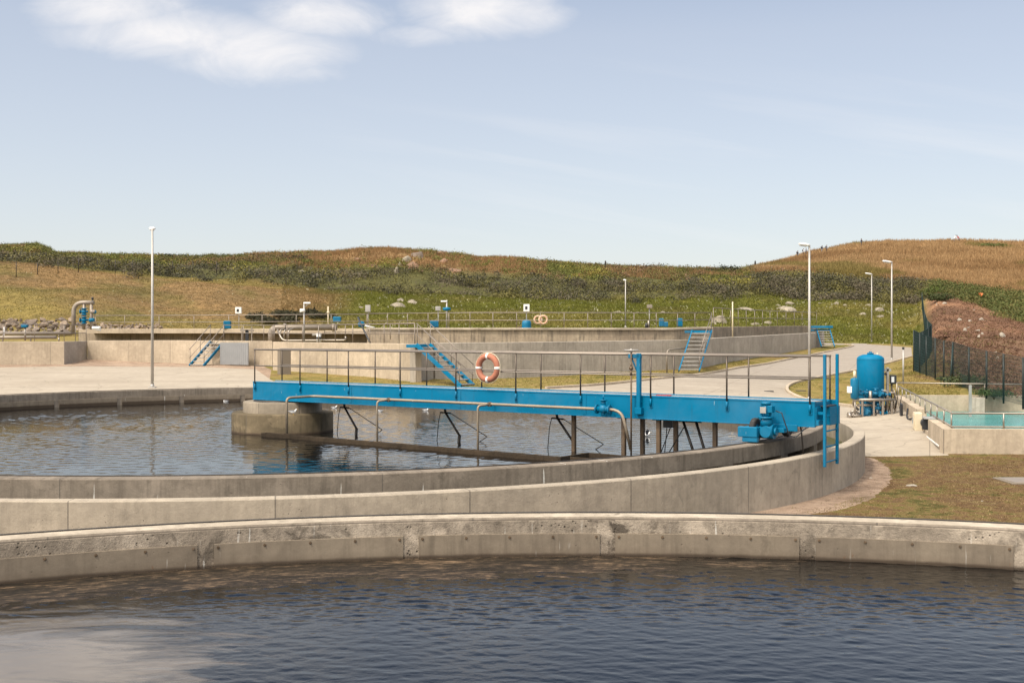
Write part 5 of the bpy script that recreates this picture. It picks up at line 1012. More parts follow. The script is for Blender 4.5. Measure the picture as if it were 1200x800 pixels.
# things fixed on the side wall of the basin
sd = lambda s, n, z: pa + dL * s - dF * n + Vector((0, 0, z)); SR = Matrix((dL, -dF, Vector((0, 0, 1)))).transposed()
def on_side(px, n):   # distance along the side wall for a photo column
    k = (px - 600) / F; q = pa - dF * n; return (k * q.y - q.x) / (dL.x - k * dL.y)
s = on_side(1075, .15); o = empty('control_cabinet', sd(s, .15, -.9), 'cream control cabinet mounted on the basin side wall', 'cabinet'); build(MB().box(sd(s, .14, -.62), (.62, .26, .62), SR, .02), 'cabinet', M['cream'], o); build(MB().box(sd(s - .02, .28, -.62), (.5, .015, .5), SR, .004), 'door', M['cream'], o); build(MB().box(sd(s + .18, .292, -.6), (.06, .01, .22), SR, .003), 'label_strip', M['bluedk'], o)
s = on_side(1087, -.1); o = empty('motor', sd(s, -.1, -.83), 'black electric motor sitting in the notch of the basin wall', 'motor'); build(MB().tube(sd(s - .2, -.05, -.62), sd(s + .25, -.05, -.62), .17, seg=16), 'body', M['black'], o); build(MB().box(sd(s, -.05, -.79), (.4, .25, .06), SR), 'foot', M['black'], o); build(MB().box(sd(s - .3, -.12, -.41), (.9, .4, .03), SR), 'cover_plate', M['galv'], o)
s = on_side(1064, .1); item('hose', sd(s, .1, -.6), 'black curved hose on the basin wall beside the cream cabinet', 'hose', [('hose', MB().path([sd(s - 1.2, .1, -.72), sd(s - .6, .16, -.80), sd(s, .14, -.7), sd(s + .3, .08, -.45)], .035), M['black'])])
item('cable_duct', sd(2, .05, -1), 'thin pale cable duct running along the foot of the basin side wall', 'cable duct', [('duct', MB().box(sd(6.3, .03, -1.0), (11.5, .04, .05), SR, .008), M['white'])])
s = on_side(1055.5, .3); item('black_panel', sd(s, .3, -1.1), 'upright black rubber mat leaning on the basin wall corner', 'rubber mat', [('mat', MB().box(sd(s, .28, -.72), (.5, .09, .9), SR, .03), M['black'])])
# ------------------------------------------------------------------ pressure vessel group
Zv = 46.2; vb = W(1020, 491, Zv); vb.z = T(vb.x, vb.y); v = empty('pressure_vessel', vb, 'large upright blue pressure vessel with a domed top', 'pressure vessel'); R_ = .535; z0 = vb.z + .55; zt = zy(420.5, Zv)
build(MB().lathe([(.001, z0 - .22), (.25, z0 - .19), (.42, z0 - .1), (R_, z0 + .05), (R_, zt - .02), (R_ * .97, zt + .05), (R_ * .83, zt + .12), (R_ * .55, zt + .175), (.001, zt + .20)], (vb.x, vb.y, 0), 48), 'shell', M['blue'], v)
build(MB().lathe([(R_ + .004, zt - .035), (R_ + .004, zt - .015)], (vb.x, vb.y, 0), 48), 'weld_seam', M['bluedk'], v)
build(MB().tube((vb.x, vb.y, zt + .19), (vb.x, vb.y, zt + .25), .13, seg=16).tube((vb.x, vb.y, zt + .25), (vb.x, vb.y, zt + .30), .06), 'top_flange', M['bluedk'], v)
build(MB().tube((vb.x + .28, vb.y, zt + .12), (vb.x + .28, vb.y, zt + .24), .03), 'air_nozzle', M['cream'], v)
for a in (.8, 2.4, 4.0, 5.5): build(MB().tube((vb.x + .4 * math.cos(a), vb.y + .4 * math.sin(a), vb.z), (vb.x + .4 * math.cos(a), vb.y + .4 * math.sin(a), z0 + .1), .055), 'leg', M['bluedk'], v)
def V_(px, py, dz=0.): return W(px, py, Zv - .9 + dz)
o = empty('pipe_skid', V_(1030, 495), 'steel pipe skid with blue valves in front of the blue vessel', 'pipework')
build(MB().tube(V_(1000, 468.3), V_(1048, 468.3), .06, seg=12), 'manifold', M['steel'], o); build(MB().tube(V_(1005, 474.5, .1), V_(1022, 474.5, .1), .05).path(elbow_path([V_(1001, 468.3), V_(999.5, 474, .2), V_(1006, 480, .3)], .2), .05), 'branch', M['steel'], o)
for px in (1010.5, 1024, 1034.5, 1045): build(MB().box(V_(px, 482), (.075, .075, .95), None, .01).box(V_(px, 495.3), (.16, .16, .02)), 'support', M['steel'], o)
def valve(px, y, r, dz=.2, turn=0.):
    c = V_(px, y, dz); ax = Vector((math.cos(turn), math.sin(turn), 0)); mb = MB(); mb.tube(c - ax * r * 1.1, c + ax * r * 1.1, r * .55, seg=14)
    for k in (-1, 1): mb.tube(c + ax * r * k * 1.1, c + ax * r * k * 1.35, r * .95, seg=16)
    mb.ball(c, r * .72, 14); mb.tube(c, c + Vector((0, 0, r * 1.5)), r * .38, seg=10); mb.tube(c + Vector((0, 0, r * .85)), c + Vector((0, 0, r * 1.05)), r * .62, seg=14)
    if r > .12: mb.path([c + Vector((math.cos(a) * r * .9, math.sin(a) * r * .9, r * 1.7)) for a in (2 * PI * k / 14 for k in range(14))], .012, closed=True, seg=6); mb.tube(c + Vector((-r * .9, 0, r * 1.7)), c + Vector((r * .9, 0, r * 1.7)), .01, seg=5)
    return build(mb, 'valve', M['bluedk'], o)
for px, y, r, tn_ in ((1009, 461, .12, .3), (1016, 460, .09, 0), (1026, 461, .13, .2), (1034, 461, .12, .5), (1040, 462, .08, 0), (1029, 478, .12, 0), (1018, 482, .13, .6), (1035, 484, .11, 0), (1023, 472, .08, 1.2), (1012, 486, .09, 0)): valve(px, y, r, .2, tn_)
for a, b, c, d in ((1006, 460, 1044, 460), (1013, 476, 1040, 476), (1008, 486, 1030, 486)): build(MB().tube(V_(a, b, .3), V_(c, d, .3), .045, seg=10), 'branch', M['pipe'], o)
for px in (1014, 1022, 1031, 1038): build(MB().tube(V_(px, 458, .3), V_(px, 492, .32), .035, seg=8), 'riser', M['steel'] if px % 2 else M['bluedk'], o)
build(MB().path(elbow_path([V_(1043, 460, .2), V_(1049, 460, .3), V_(1049, 485, .3), V_(1044, 490, .3)], .2), .045), 'branch', M['pipe'], o)
build(MB().tube(V_(1020, 471, .1), V_(1020, 458, .1), .065), 'riser', M['steel'], o); build(MB().path(elbow_path([V_(1033, 458, .2), V_(1040, 458, .2), V_(1040, 477, .2)], .3), .05), 'riser', M['steel'], o)
build(MB().tube(V_(1016, 475, .3), V_(1016, 492, .3), .16, seg=16), 'pump_body', M['bluedk'], o)
build(MB().tube(V_(1026, 489, .2), V_(1034, 489, .2), .15, seg=14), 'pump_motor', M['pipe'], o)
build(MB().tube(V_(994, 487, -.1), V_(1010, 487, -.1), .06).tube(V_(993.5, 487, -.1), V_(997, 487, -.1), .14, seg=16).tube(V_(998.5, 487, -.1), V_(999.5, 487, -.1), .13, seg=16).path(elbow_path([V_(997, 482, .3), V_(1004, 482, .3), V_(1010, 489, .3)], .3), .05), 'flanged_pipe', M['steel'], o)
build(MB().tube(V_(1008, 497, .3), V_(1052, 497, .3), .02).box(V_(1030, 497, .5), (1.6, .7, .06)), 'base_rail', M['rust'], o)
for k in range(7): build(MB().path([V_(1036 + 2 * k, 462 + 3 * (k % 3), .3), V_(1039 + 2 * k, 470 + 2 * k % 5, .2), V_(1037 + 2 * k, 484 - k, .2)], .022), 'instrument_line', M['steel'] if k % 2 else M['darksteel'], o)
o = empty('dosing_cylinder', V_(1003, 490), 'small blue upright cylinder left of the blue vessel', 'cylinder'); c = V_(1001.5, 466); hz = (466 - 445) * (Zv - .9) / F
build(MB().lathe([(.08, -.05), (.16, 0), (.165, hz), (.14, hz + .05), (.06, hz + .08), (.001, hz + .09)], c, 24), 'body', M['bluedk'], o); build(MB().tube(V_(1001.5, 443), V_(1001.5, 434.5), .055, seg=12), 'cap', M['cream'], o); build(MB().box(V_(995.5, 456.5), (.16, .2, .26), None, .02), 'meter', M['white'], o); build(MB().tube(V_(1002, 466), V_(1002, 490), .04), 'stem', M['steel'], o)
o = empty('instrument_stand', V_(1045, 480), 'grey post and dark instrument box right of the blue vessel', 'instrument stand'); build(MB().box(V_(1040, 449, .9), (.10, .10, 1.3), None, .01).box(V_(1039, 433.5, .9), (.34, .1, .1)), 'post', M['galv'], o)
build(MB().box(V_(1046.5, 444.5, .5), (.24, .18, .36), None, .02), 'instrument_box', M['black'], o); build(MB().box(V_(1046.3, 444.5, .39), (.11, .01, .22)), 'window', M['glass'], o); build(MB().tube(V_(1045, 449, .5), V_(1044, 482, .5), .035), 'conduit', M['darksteel'], o); build(MB().tube(V_(1038, 438, .82), V_(1038, 438, .78), .06), 'gauge', M['black'], o)
for k in range(5): build(MB().path([V_(1044 + 3 * k, 452 + 3 * k, .4), V_(1048 + 2 * k, 463 + k, .3), V_(1046 + 2 * k, 478, .2)], .018), 'cable', M['steel'] if k % 2 else M['darksteel'], o)
# ------------------------------------------------------------------ green fence
posts = [(1070.8, 386.7, 66), (1078, 390, 63.5), (1085.5, 393.8, 61.5), (1096, 396, 59), (1106, 399, 57.5), (1116.5, 400.5, 56), (1135.5, 406.5, 52.5), (1156, 411, 49.8), (1176, 414.5, 47.6), (1199, 419, 45.4), (1226, 424, 43)]
fz = empty('mesh_fence', onT(1070.8, 66), 'dark green wire mesh fence curving in front of the burnt bank', 'fence'); top = []; bot = []
for px, yt, Zf in posts:
    b = onT(px, Zf); t = W(px, yt, Zf); bot.append(b); top.append(t); build(MB().tube(b - Vector((0, 0, .1)), t, .042, seg=8), 'post', M['fpost'], fz)
build(MB().tube(onT(1113.5, 55.5), W(1116.5, 404, 56), .035), 'brace', M['green'], fz)
def mesh_panel(a, b, c, d, n, m_, r=.0055):
    mb = MB()
    for i in range(n + 1): t = i / n; mb.tube(a.lerp(b, t), d.lerp(c, t), r, seg=3, caps=False)
    for j in range(m_ + 1): t = j / m_; mb.tube(a.lerp(d, t), b.lerp(c, t), r, seg=3, caps=False)
    return mb
for i in range(len(posts) - 1): build(mesh_panel(bot[i] + Vector((0, 0, .05)), bot[i + 1] + Vector((0, 0, .05)), top[i + 1], top[i], int((bot[i + 1] - bot[i]).length / .07), 14), 'mesh_panel', M['green'], fz)
posts = [(1070.8, 386.7, 66), (1081, 383, 72), (1088, 380, 78), (1091.5, 377.5, 85), (1087, 366, 100), (1083.5, 352, 120), (1080.5, 340, 140)]
fz = empty('mesh_fence', onT(1083, 90), 'dark green wire mesh fence climbing the hillside away from the road', 'fence'); pt = pb = None
for i, (px, yt, Zf) in enumerate(posts):
    b = onT(px, Zf) if Zf < 99 else Vector((*WZ(px, Zf, 0).xy, float(HT(WZ(px, Zf, 0).x, Zf)))); t = b + Vector((0, 0, 2.1))
    if i: build(MB().tube(b - Vector((0, 0, .1)), t, .05, seg=8), 'post', M['fpost'], fz)
    if pt: build(mesh_panel(pb, b, t, pt, max(6, int((b - pb).length / .12)), 12, .006), 'mesh_panel', M['green'], fz)
    pt, pb = t, b
# thin old fence on the left slope
fz = empty('wire_fence', GH(20, 325), 'thin dark posts of a wire fence on the brown slope at far left', 'fence'); prev = None
for px, yb, yt in ((-30, 326, 307), (19, 325, 307), (44, 322, 308), (68, 321, 304), (92, 319, 302), (114, 318, 304), (135, 321, 304), (155, 321, 306), (178, 321, 306), (202, 321, 306), (226, 323, 306), (254, 323, 306)):
    b = GH(px, yb); h = (yb - yt) * b.y / F; build(MB().tube(b, b + Vector((0, 0, h)), .045, seg=6), 'post', M['darksteel'], fz)
    if prev:
        mb = MB()
        for q in (.3, .65, .95): mb.tube(prev + Vector((0, 0, h * q)), b + Vector((0, 0, h * q)), .008, seg=3)
        build(mb, 'wire', M['darksteel'], fz)
    prev = b
# ------------------------------------------------------------------ rocks
def rock_mb(c, sx, sy, sz, seed):
    rnd = random.Random(seed); import bmesh; bm = bmesh.new(); bmesh.ops.create_icosphere(bm, subdivisions=2, radius=1)
    pl = [(Vector((rnd.gauss(0, 1), rnd.gauss(0, 1), rnd.gauss(0, .7))).normalized(), rnd.uniform(.42, .8)) for _ in range(11)]
    mb = MB(); ro = Matrix.Rotation(rnd.uniform(0, 6), 3, 'Z')
    for v_ in bm.verts:
        p_ = v_.co.copy()
        for n_, d_ in pl:
            e = p_.dot(n_) - d_
            if e > 0: p_ -= n_ * e
        p_ = ro @ (p_ * (1 + rnd.uniform(-.07, .07))); mb.v.append((c[0] + p_.x * sx, c[1] + p_.y * sy, c[2] + p_.z * sz))
    for f_ in bm.faces: mb.face([v_.index for v_ in f_.verts])
    bm.free(); return mb
def boulder(px, py, w, h, mat, label, group, seed, lift=-.22):
    p_ = GH(px, py + h * .35); m_ = p_.y / F; rr = rock_mb((p_.x, p_.y, p_.z + h * m_ * lift), w * m_ / 2 * 1.1, w * m_ / 2 * .8, h * m_ * .95, seed); tag(build(rr, 'boulder', mat, None, p_), label, 'boulder', group)
G1 = 'pale boulders on the meadow slope'; k = 0
for px, py, w, h, lab in ((465, 357, 24, 8, 'wide flat pale boulder on the meadow left of centre'), (482, 352, 18, 10, 'large grey boulder beside the wide flat pale one'), (470, 351, 12, 5, 'small slab behind the large grey boulder'), (423, 359, 9, 5, 'pale stone just left of the rounded pale box'), (443, 357, 5, 3, 'tiny pale stone between the pale box and the flat boulder'),
        (843, 372, 20, 18, 'big jagged boulder heap just above the bare pale pole'), (836, 376, 10, 9, 'smaller stone at the left foot of the jagged heap'), (875, 361, 26, 5, 'long low slab right of the bare pale pole'), (918, 361, 30, 7, 'broad grey slab left of the tallest right lamp'), (926, 355, 14, 7, 'upright stone on the broad slab left of the tallest lamp'), (911, 357, 9, 5, 'small stone at the left end of the broad slab'),
        (979.5, 354.5, 8, 7, 'round pale boulder alone right of the tallest lamp'), (991, 357, 7, 4, 'small stone right of the round pale boulder'), (961, 355, 6, 3, 'tiny stone left of the round pale boulder'), (1017, 357, 10, 6, 'grey stone touching the slim lamp post'), (1030, 362, 14, 6, 'pale slab between the two lamps at right'), (1032, 369.5, 9, 6, 'low pale boulder right of the slim lamp post'), (1010, 367, 10, 4, 'flat stone left of the slim lamp post foot'), (993, 363, 8, 3, 'low flat stone midway up the meadow at right'),
        (745, 366, 10, 4, 'pale flat stone right of the distant lamp'), (723, 365, 12, 4, 'pale flat stone left of the distant lamp'), (776, 366, 9, 4, 'pale flat stone above the two small blue boxes'), (900, 378, 14, 5, 'low stones behind the right upper handrail'), (885, 379, 12, 4, 'low stones left of the ones behind the right handrail'), (525, 383, 5, 3, 'white stone by the foot of the blue housed mast')):
    boulder(px, py, w, h * .9, M['rockg'], lab, G1, 100 + k); k += 1
for px, py, w, h, lab in ((1149.5, 354.5, 9, 3, 'flat white stone just below the orange marker'), (1098, 356, 3, 3, 'small white stone at the top left of the burnt bank'), (1106, 355, 8, 3, 'pale slab at the top left of the burnt bank'), (1124, 374, 7, 4, 'dull stone left of the three upper white stones'), (1136.5, 375.5, 5, 3, 'small middle stone of the upper row on the burnt bank'), (1149.5, 373, 9, 5, 'white rounded stone of the upper row on the burnt bank'), (1129.5, 385.5, 7, 6, 'upright white stone at the left of the lower cluster'), (1134, 383, 6, 4, 'white stone leaning on the upright white one'), (1145, 386.5, 10, 3, 'flat white stones in the middle of the lower cluster'), (1151, 390.5, 5, 3, 'small white stone at the right of the lower cluster'), (1147, 393, 8, 6, 'rounded pale boulder at the foot of the lower cluster'), (1174, 392, 10, 7, 'isolated round pale boulder on the burnt bank at right'), (1166.5, 412, 10, 4, 'long pale stone just behind the green fence top'), (1168, 418.5, 6, 5, 'round white stone under the long pale stone'), (1141, 363, 3, 2, 'tiny stone high on the burnt bank'), (1160, 433, 4, 3, 'tiny pale stone low behind the green fence')):
    boulder(px, py, w, h, M['rockp'], lab, 'white stones on the burnt bank', 200 + k); k += 1
p_ = GH(1149.5, 352); o = rock_mb((p_.x, p_.y, p_.z + .75), .40, .40, .36, 5); tag(build(o, 'marker', M['orange'], None, p_), 'bright orange round marker at the edge of the scrub on the burnt bank', 'marker')
# rip-rap bank at upper left
rs = random.Random(3); protos = [rock_mb((0, 0, 0), 1, .8, .75, 900 + i) for i in range(6)]; pobj = [None] * 6; n_rr = 0
for row in range(5):
    x = -60 + row * 3.3
    while x < 184:
        f_ = 1 if x < 80 else .6; w = rs.choice((rs.uniform(5, 9), rs.uniform(9, 16))) * f_; y = (375.5 + row * 3.1) if x < 80 else (380 + row * 1.6 + (x - 80) * .012); Zr = 104 - row * .9 + rs.uniform(-.4, .4)
        i = rs.randrange(6); q = W(x + w / 2, y + rs.uniform(-1.2, 1.2), Zr); sc_r = w * Zr / F / 2
        if pobj[i] is None: pobj[i] = build(protos[i], 'riprap_stone', M['rockd'] if i % 2 else M['rockb']); o = pobj[i]
        else: o = pobj[i].copy(); COL.objects.link(o)
        o.location = q; o.scale = (sc_r * 1.15, sc_r, sc_r * rs.uniform(.65, .95)); o.rotation_euler = (rs.uniform(-.4, .4), rs.uniform(-.5, .5), rs.uniform(0, 6)); tag(o, 'angular grey brown stone piled in the rock bank behind the far left pipes', 'stone', 'stones of the left rock bank'); x += w * .8; n_rr += 1
# rocky outcrop on the crest
k = 0
for px, py, w, h, mt, lab in ((487, 297, 12, 8, 'rockd', 'dark jagged rock at the top of the crest outcrop'), (494, 299, 9, 9, 'rockd', 'dark upright rock right of the top of the outcrop'), (478, 304, 14, 7, 'rockp', 'grey rock below the top of the crest outcrop'), (484, 312, 16, 9, 'rockr', 'orange lichened rock in the middle of the outcrop'), (469, 309, 9, 7, 'rockp', 'grey rock stepping down left of the outcrop'), (465, 317, 8, 7, 'rockp', 'lower grey rock at the left foot of the outcrop'), (493, 317, 8, 5, 'rockr', 'reddish rock at the right foot of the outcrop'), (513, 297, 20, 4, 'rockr', 'low reddish ridge rock on the crest skyline'), (530, 317, 22, 8, 'rockr', 'pinkish bare rock patch right of the outcrop'), (520, 306, 10, 5, 'rockr', 'small reddish rock above the pinkish patch'), (436, 311, 20, 4, 'rockr', 'low pinkish rock left of the outcrop'), (372, 322, 18, 6, 'rockp', 'pale rocks in the scrub left of the outcrop'), (352, 317, 12, 4, 'rockp', 'small pale rock farthest left on the ridge'), (420, 303, 10, 3, 'rockr', 'tiny orange rock on the dry grass crest'), (917, 316, 12, 4, 'rockr', 'small orange rock at the left foot of the dry hill')):
    boulder(px, py, w * 1.05, h * 1.05, M[mt if mt != 'rockp' else 'rockg'], lab, 'rocks on the ridge', 400 + k, -.02); k += 1
# individual bushes
def bush(px, py, R, col, label, n=900, size=.28, flat=.7, Zfix=None):
    p_ = GH(px, py) if Zfix is None else onT(px, Zfix); o = empty('bush', p_, label, 'bush', 'single bushes'); m = 7; P_ = np.array([[p_.x + random.uniform(-.6, .6) * R, p_.y + random.uniform(-.4, .4) * R, p_.z + random.uniform(0, .15) * R] for _ in range(m)])
    f = leaf_cloud('foliage', P_, np.full(m, R * .62), np.tile(np.array(col), (m, 1)), n // m, size, M['leaf'], flat); f.parent = o; f.location = -p_
    mb = MB()
    for a in range(5): mb.tube(p_ - Vector((0, 0, .1)), p_ + Vector((random.uniform(-.4, .4) * R, random.uniform(-.3, .3) * R, R * .5)), .04, .015, seg=5)
    build(mb, 'stems', M['rust'], o)
bush(853.5, 319, 2.1, (.03, .034, .018), 'dark bush on the skyline left of the dry hill'); bush(193, 303.5, 1.6, (.045, .055, .02), 'round green bush on the left skyline behind the lamp post'); bush(98, 298.5, .8, (.03, .035, .015), 'tiny dark bush on the skyline above the pipe loop', 300)
bush(1103, 352, 1.6, (.05, .06, .022), 'dark low bush right of the bright green one', 900); bush(1090, 347, 2.6, (.08, .105, .022), 'bright green bush at the top of the burnt bank beside the fence', 1600); bush(1130, 446, 1.0, (.07, .085, .035), 'grey green bush behind the green fence', 1100, .12, .8, 54.5); bush(1165, 462, .8, (.05, .08, .03), 'low green bush behind the fence at right', 900, .10, .6, 49.6); bush(1106, 446, .5, (.06, .08, .03), 'small plant at the foot of the green fence', 500, .08, .6, 58.2)
for i, (px, py) in enumerate(((300, 374), (325, 371), (345, 372), (362, 369), (378, 373), (312, 379), (335, 378))): bush(px, py, 1.3, (.045, .042, .022), ['leftmost dark shrub', 'second dark shrub', 'third dark shrub', 'fourth and tallest dark shrub', 'rightmost dark shrub', 'lower left dark shrub', 'lower middle dark shrub'][i] + ' on the bank behind the camera mast', 500)
bush(1163, 290, 2.6, (.09, .105, .03), 'low green bush in the dry grass near the hill top', 900, .3, .35)
# ------------------------------------------------------------------ people on the hill
def person(base, h, label, shirt, legs, lean=0., face=0., stride=.18, arm=.2, bag=False):
    o = empty('person', base, label, 'person', 'walkers on the hill'); s = h / 1.75; J = {}
    def j(n, x, y, z): J[n] = (x, y, z)
    j('pel', 0, 0, .95); j('wst', lean * .2, 0, 1.1); j('chs', lean * .6, 0, 1.35); j('nek', lean, 0, 1.50); j('hd', lean * 1.15, 0, 1.60); j('top', lean * 1.2, 0, 1.72)
    for sg, q in ((1, 'l'), (-1, 'r')):
        j('hip' + q, 0, .09 * sg, .90); j('kn' + q, stride * .5 * sg + .03, .10 * sg, .50); j('an' + q, stride * sg - .03, .10 * sg, .08); j('to' + q, stride * sg + .13, .11 * sg, .03)
        j('sh' + q, lean * .85, .18 * sg, 1.42); j('el' + q, lean * .8 - arm * sg * .5, .24 * sg, 1.14); j('wr' + q, lean * .8 + .12 - arm * sg * .4, .22 * sg, .92); j('ha' + q, lean * .8 + .17 - arm * sg * .4, .21 * sg, .84)
    ed = [('pel', 'wst'), ('wst', 'chs'), ('chs', 'nek'), ('nek', 'hd'), ('hd', 'top')]
    for q in 'lr': ed += [('pel', 'hip' + q), ('hip' + q, 'kn' + q), ('kn' + q, 'an' + q), ('an' + q, 'to' + q), ('chs', 'sh' + q), ('sh' + q, 'el' + q), ('el' + q, 'wr' + q), ('wr' + q, 'ha' + q)]
    rad = dict(pel=.145, wst=.125, chs=.15, nek=.055, hd=.095, top=.075, hip=.095, kn=.06, an=.042, to=.04, sh=.06, el=.042, wr=.03, ha=.035)
    names = list(J); me = bpy.data.meshes.new('body'); me.from_pydata([tuple(c * s for c in J[n]) for n in names], [(names.index(a), names.index(b)) for a, b in ed], [])
    tmp = bpy.data.objects.new('body', me); COL.objects.link(tmp); md = tmp.modifiers.new('s', 'SKIN'); tmp.modifiers.new('d', 'SUBSURF').levels = 1
    for n, sv_ in zip(names, me.skin_vertices[0].data): r = rad.get(n, rad.get(n[:-1], .05)) * s; sv_.radius = (r, r); sv_.use_root = n == 'pel'
    dg = bpy.context.evaluated_depsgraph_get(); m2 = bpy.data.meshes.new_from_object(tmp.evaluated_get(dg)); bpy.data.objects.remove(tmp); m2.materials.clear()
    for m_ in (legs, shirt, 'skin', 'black'): m2.materials.append(M[m_])
    for f in m2.polygons:
        z = f.center.z / s; f.material_index = 3 if z < .09 else 0 if z < .98 and abs(f.center.y) < .19 * s else 2 if (z > 1.5 or (z < .94)) else 1; f.use_smooth = True
    b = bpy.data.objects.new('body', m2); COL.objects.link(b); b.parent = o
    hb = MB(); hx = lean * 1.2 * s; bw = Vector(base); hb.ball((bw.x + hx - .012, bw.y, bw.z + 1.685 * s), .108 * s, 12, (1.05, .95, .85)); hm = build(hb, 'hair', M['hair'], o)
    if bag: build(MB().box((bw.x + (lean * .6 - .2) * s, bw.y, bw.z + 1.3 * s), (.2 * s, .28 * s, .42 * s), None, .06), 'backpack', M['cl_dark'], o)
    o.rotation_euler = (0, 0, face); return o
bpy.context.view_layer.update()
def crest(px, yfeet):
    return GH(px, yfeet)
for px, yb, yt, sh, lg, face, bag, lab, ln in ((934.5, 303, 294, 'cl_dark', 'cl_dark', .3, True, 'person with dark clothes, lowest of the walkers on the hill', .08), (941.5, 300.5, 292.5, 'cl_white', 'cl_dark', .2, True, 'person in a pale top walking just behind the lowest walker', .06), (944.5, 300, 293, 'cl_grey', 'cl_dark', .5, False, 'person in grey at the right of the lowest three walkers', .05), (963, 297, 289, 'cl_dark', 'cl_grey', .3, True, 'person in black, left one of the middle pair of walkers', .10), (968.5, 296.3, 289, 'cl_grey', 'cl_dark', .2, True, 'person in grey, right one of the middle pair of walkers', .08), (1009.5, 289, 279.8, 'cl_dark', 'cl_dark', .3, False, 'person in black standing alone on the hill left of the summit', 0.)):
    b = crest(px, yb - .3); person(b, max(1.55, (yb - yt) * b.y / F), lab, sh, lg, ln, face, .2, .15, bag)
b = crest(1118, 284.2); person(b, 1.6, 'person in pale clothes bending forward on the hill top', 'cl_white', 'cl_grey', .42, .2, .12, .1)
b = crest(1124, 284.2); person(b, 1.6, 'person in red bending beside the pale one on the hill top', 'cl_red', 'cl_dark', .40, PI - .2, .12, .1, False)
for px, yt, yb, lab in ((885, 309.5, 314, 'short dark post on the skyline where the dry hill begins'), (709.5, 310, 315, 'short dark post on the skyline above the distant lamp')):
    b = crest(px, yb); tag(build(MB().box(b + Vector((0, 0, .5)), (.28, .28, 1.5), None, .05).box(b + Vector((0, 0, 1.3)), (.18, .18, .2), None, .04), 'stone_post', M['darksteel'], None, b), lab, 'post')
# ------------------------------------------------------------------ gulls
def gull(p_, face, label, fly=False, stand=False, k=.55):
    o = empty('gull', p_, label, 'gull', 'gulls resting in the tank'); R_ = Matrix.Rotation(face, 3, 'Z'); p_ = Vector(p_); lift = .09 if stand else 0.
    f = lambda x, y, z: p_ + R_ @ Vector((x, y, z + lift)) * k; mb = MB(); mb.path([f(-.24, 0, .10), f(-.18, 0, .095), f(-.08, 0, .07), f(.03, 0, .07), f(.10, 0, .10), f(.145, 0, .16), f(.16, 0, .20), f(.185, 0, .215), f(.215, 0, .21)], .05, seg=10)
    rad = [.012, .03, .065, .078, .065, .038, .038, .034, .012]
    for i, r_ in enumerate(rad):
        c = sum((Vector(mb.v[i * 10 + q_]) for q_ in range(10)), Vector()) / 10
        for k_ in range(10): mb.v[i * 10 + k_] = tuple(c + (Vector(mb.v[i * 10 + k_]) - c) * (r_ / .05 * k))
    build(mb, 'body', M['feather'], o)
    for sg in (-1, 1):
        mb = MB()
        if fly: P_ = [f(.06, .05 * sg, .14), f(-.08, .05 * sg, .13), f(-.22, .3 * sg, .32), f(.0, .3 * sg, .33), f(-.16, .52 * sg, .42)]; n = mb.add(P_); mb.face((n, n + 1, n + 2, n + 3)); mb.face((n + 3, n + 2, n + 4)); n = mb.add([q - Vector((0, 0, .012)) for q in P_]); mb.face((n + 3, n + 2, n + 1, n)); mb.face((n + 4, n + 2, n + 3))
        else: mb.path([f(.07, .06 * sg, .11), f(-.05, .062 * sg, .125), f(-.18, .03 * sg, .125), f(-.30, .008 * sg, .12)], .035 * k, .008 * k, seg=8)
        build(mb, 'wing', M['featherg'], o)
    build(MB().tube(f(.21, 0, .208), f(.262, 0, .195), .012 * k, .004 * k, seg=6), 'beak', M['yellow'], o)
    if stand:
        for sg in (-1, 1): build(MB().tube(f(0, .03 * sg, .03), f(0, .03 * sg, -.09), .005, seg=5).box(f(.025, .03 * sg, -.087), (.035, .02, .004)), 'leg', M['yellow'], o)
for px, py, fc, lab in ((264, 470.5, PI, 'white gull floating alone left of the centre pier'), (392, 478, 0, 'gull floating behind the bridge just right of the pier'), (445, 482, PI, 'gull floating near the first drop pipe'), (499, 481, 0, 'gull floating behind the bridge left of the second hanger')): q = hpt(px, py, -.60); gull(q + Vector((0, 0, -.02)), fc, lab)
gull(hpt(758, 511, -.60), .3, 'gull spreading its wings on the water right of the spindle column', True)
q = hpt(346, 485, .0); gull(Vector((q.x, C2.y - 1.40, .0)), .2, 'gull standing on the lower drum of the centre pier', stand=True)
# ------------------------------------------------------------------ small yard things
def cover_plate(px, py, w, d, label, mat='darksteel', frame=True):
    p_ = G(px, py); o = empty('drain_cover', p_, label, 'drain cover'); build(MB().box(p_ + Vector((0, 0, .02)), (w, d, .05), None, .008), 'grate', M[mat], o)
    if frame: build(MB().box(p_ + Vector((0, 0, .0)), (w + .2, d + .2, .06), None, .01), 'frame', M['beige'], o)
cover_plate(1203, 564, 1.0, .95, 'square grey manhole cover in a pale frame on the near lawn', 'pipe'); cover_plate(901, 459, .45, .25, 'narrow dark drain grate in the road', frame=False); cover_plate(938, 458.5, .5, .5, 'dark drain grate on the lawn island by the tallest lamp', frame=False)
for px, py, w, lab in ((1068.5, 570, .16, 'pale flat stone lying on the near lawn'), (1151, 587, .05, 'tiny white pebble on the near lawn'), (1020, 560, .07, 'small pale pebble on the gravel strip')): p_ = G(px, py); tag(build(rock_mb(p_, w, w * .7, w * .35, int(px)), 'stone', M['rockp'], None, p_), lab, 'stone')
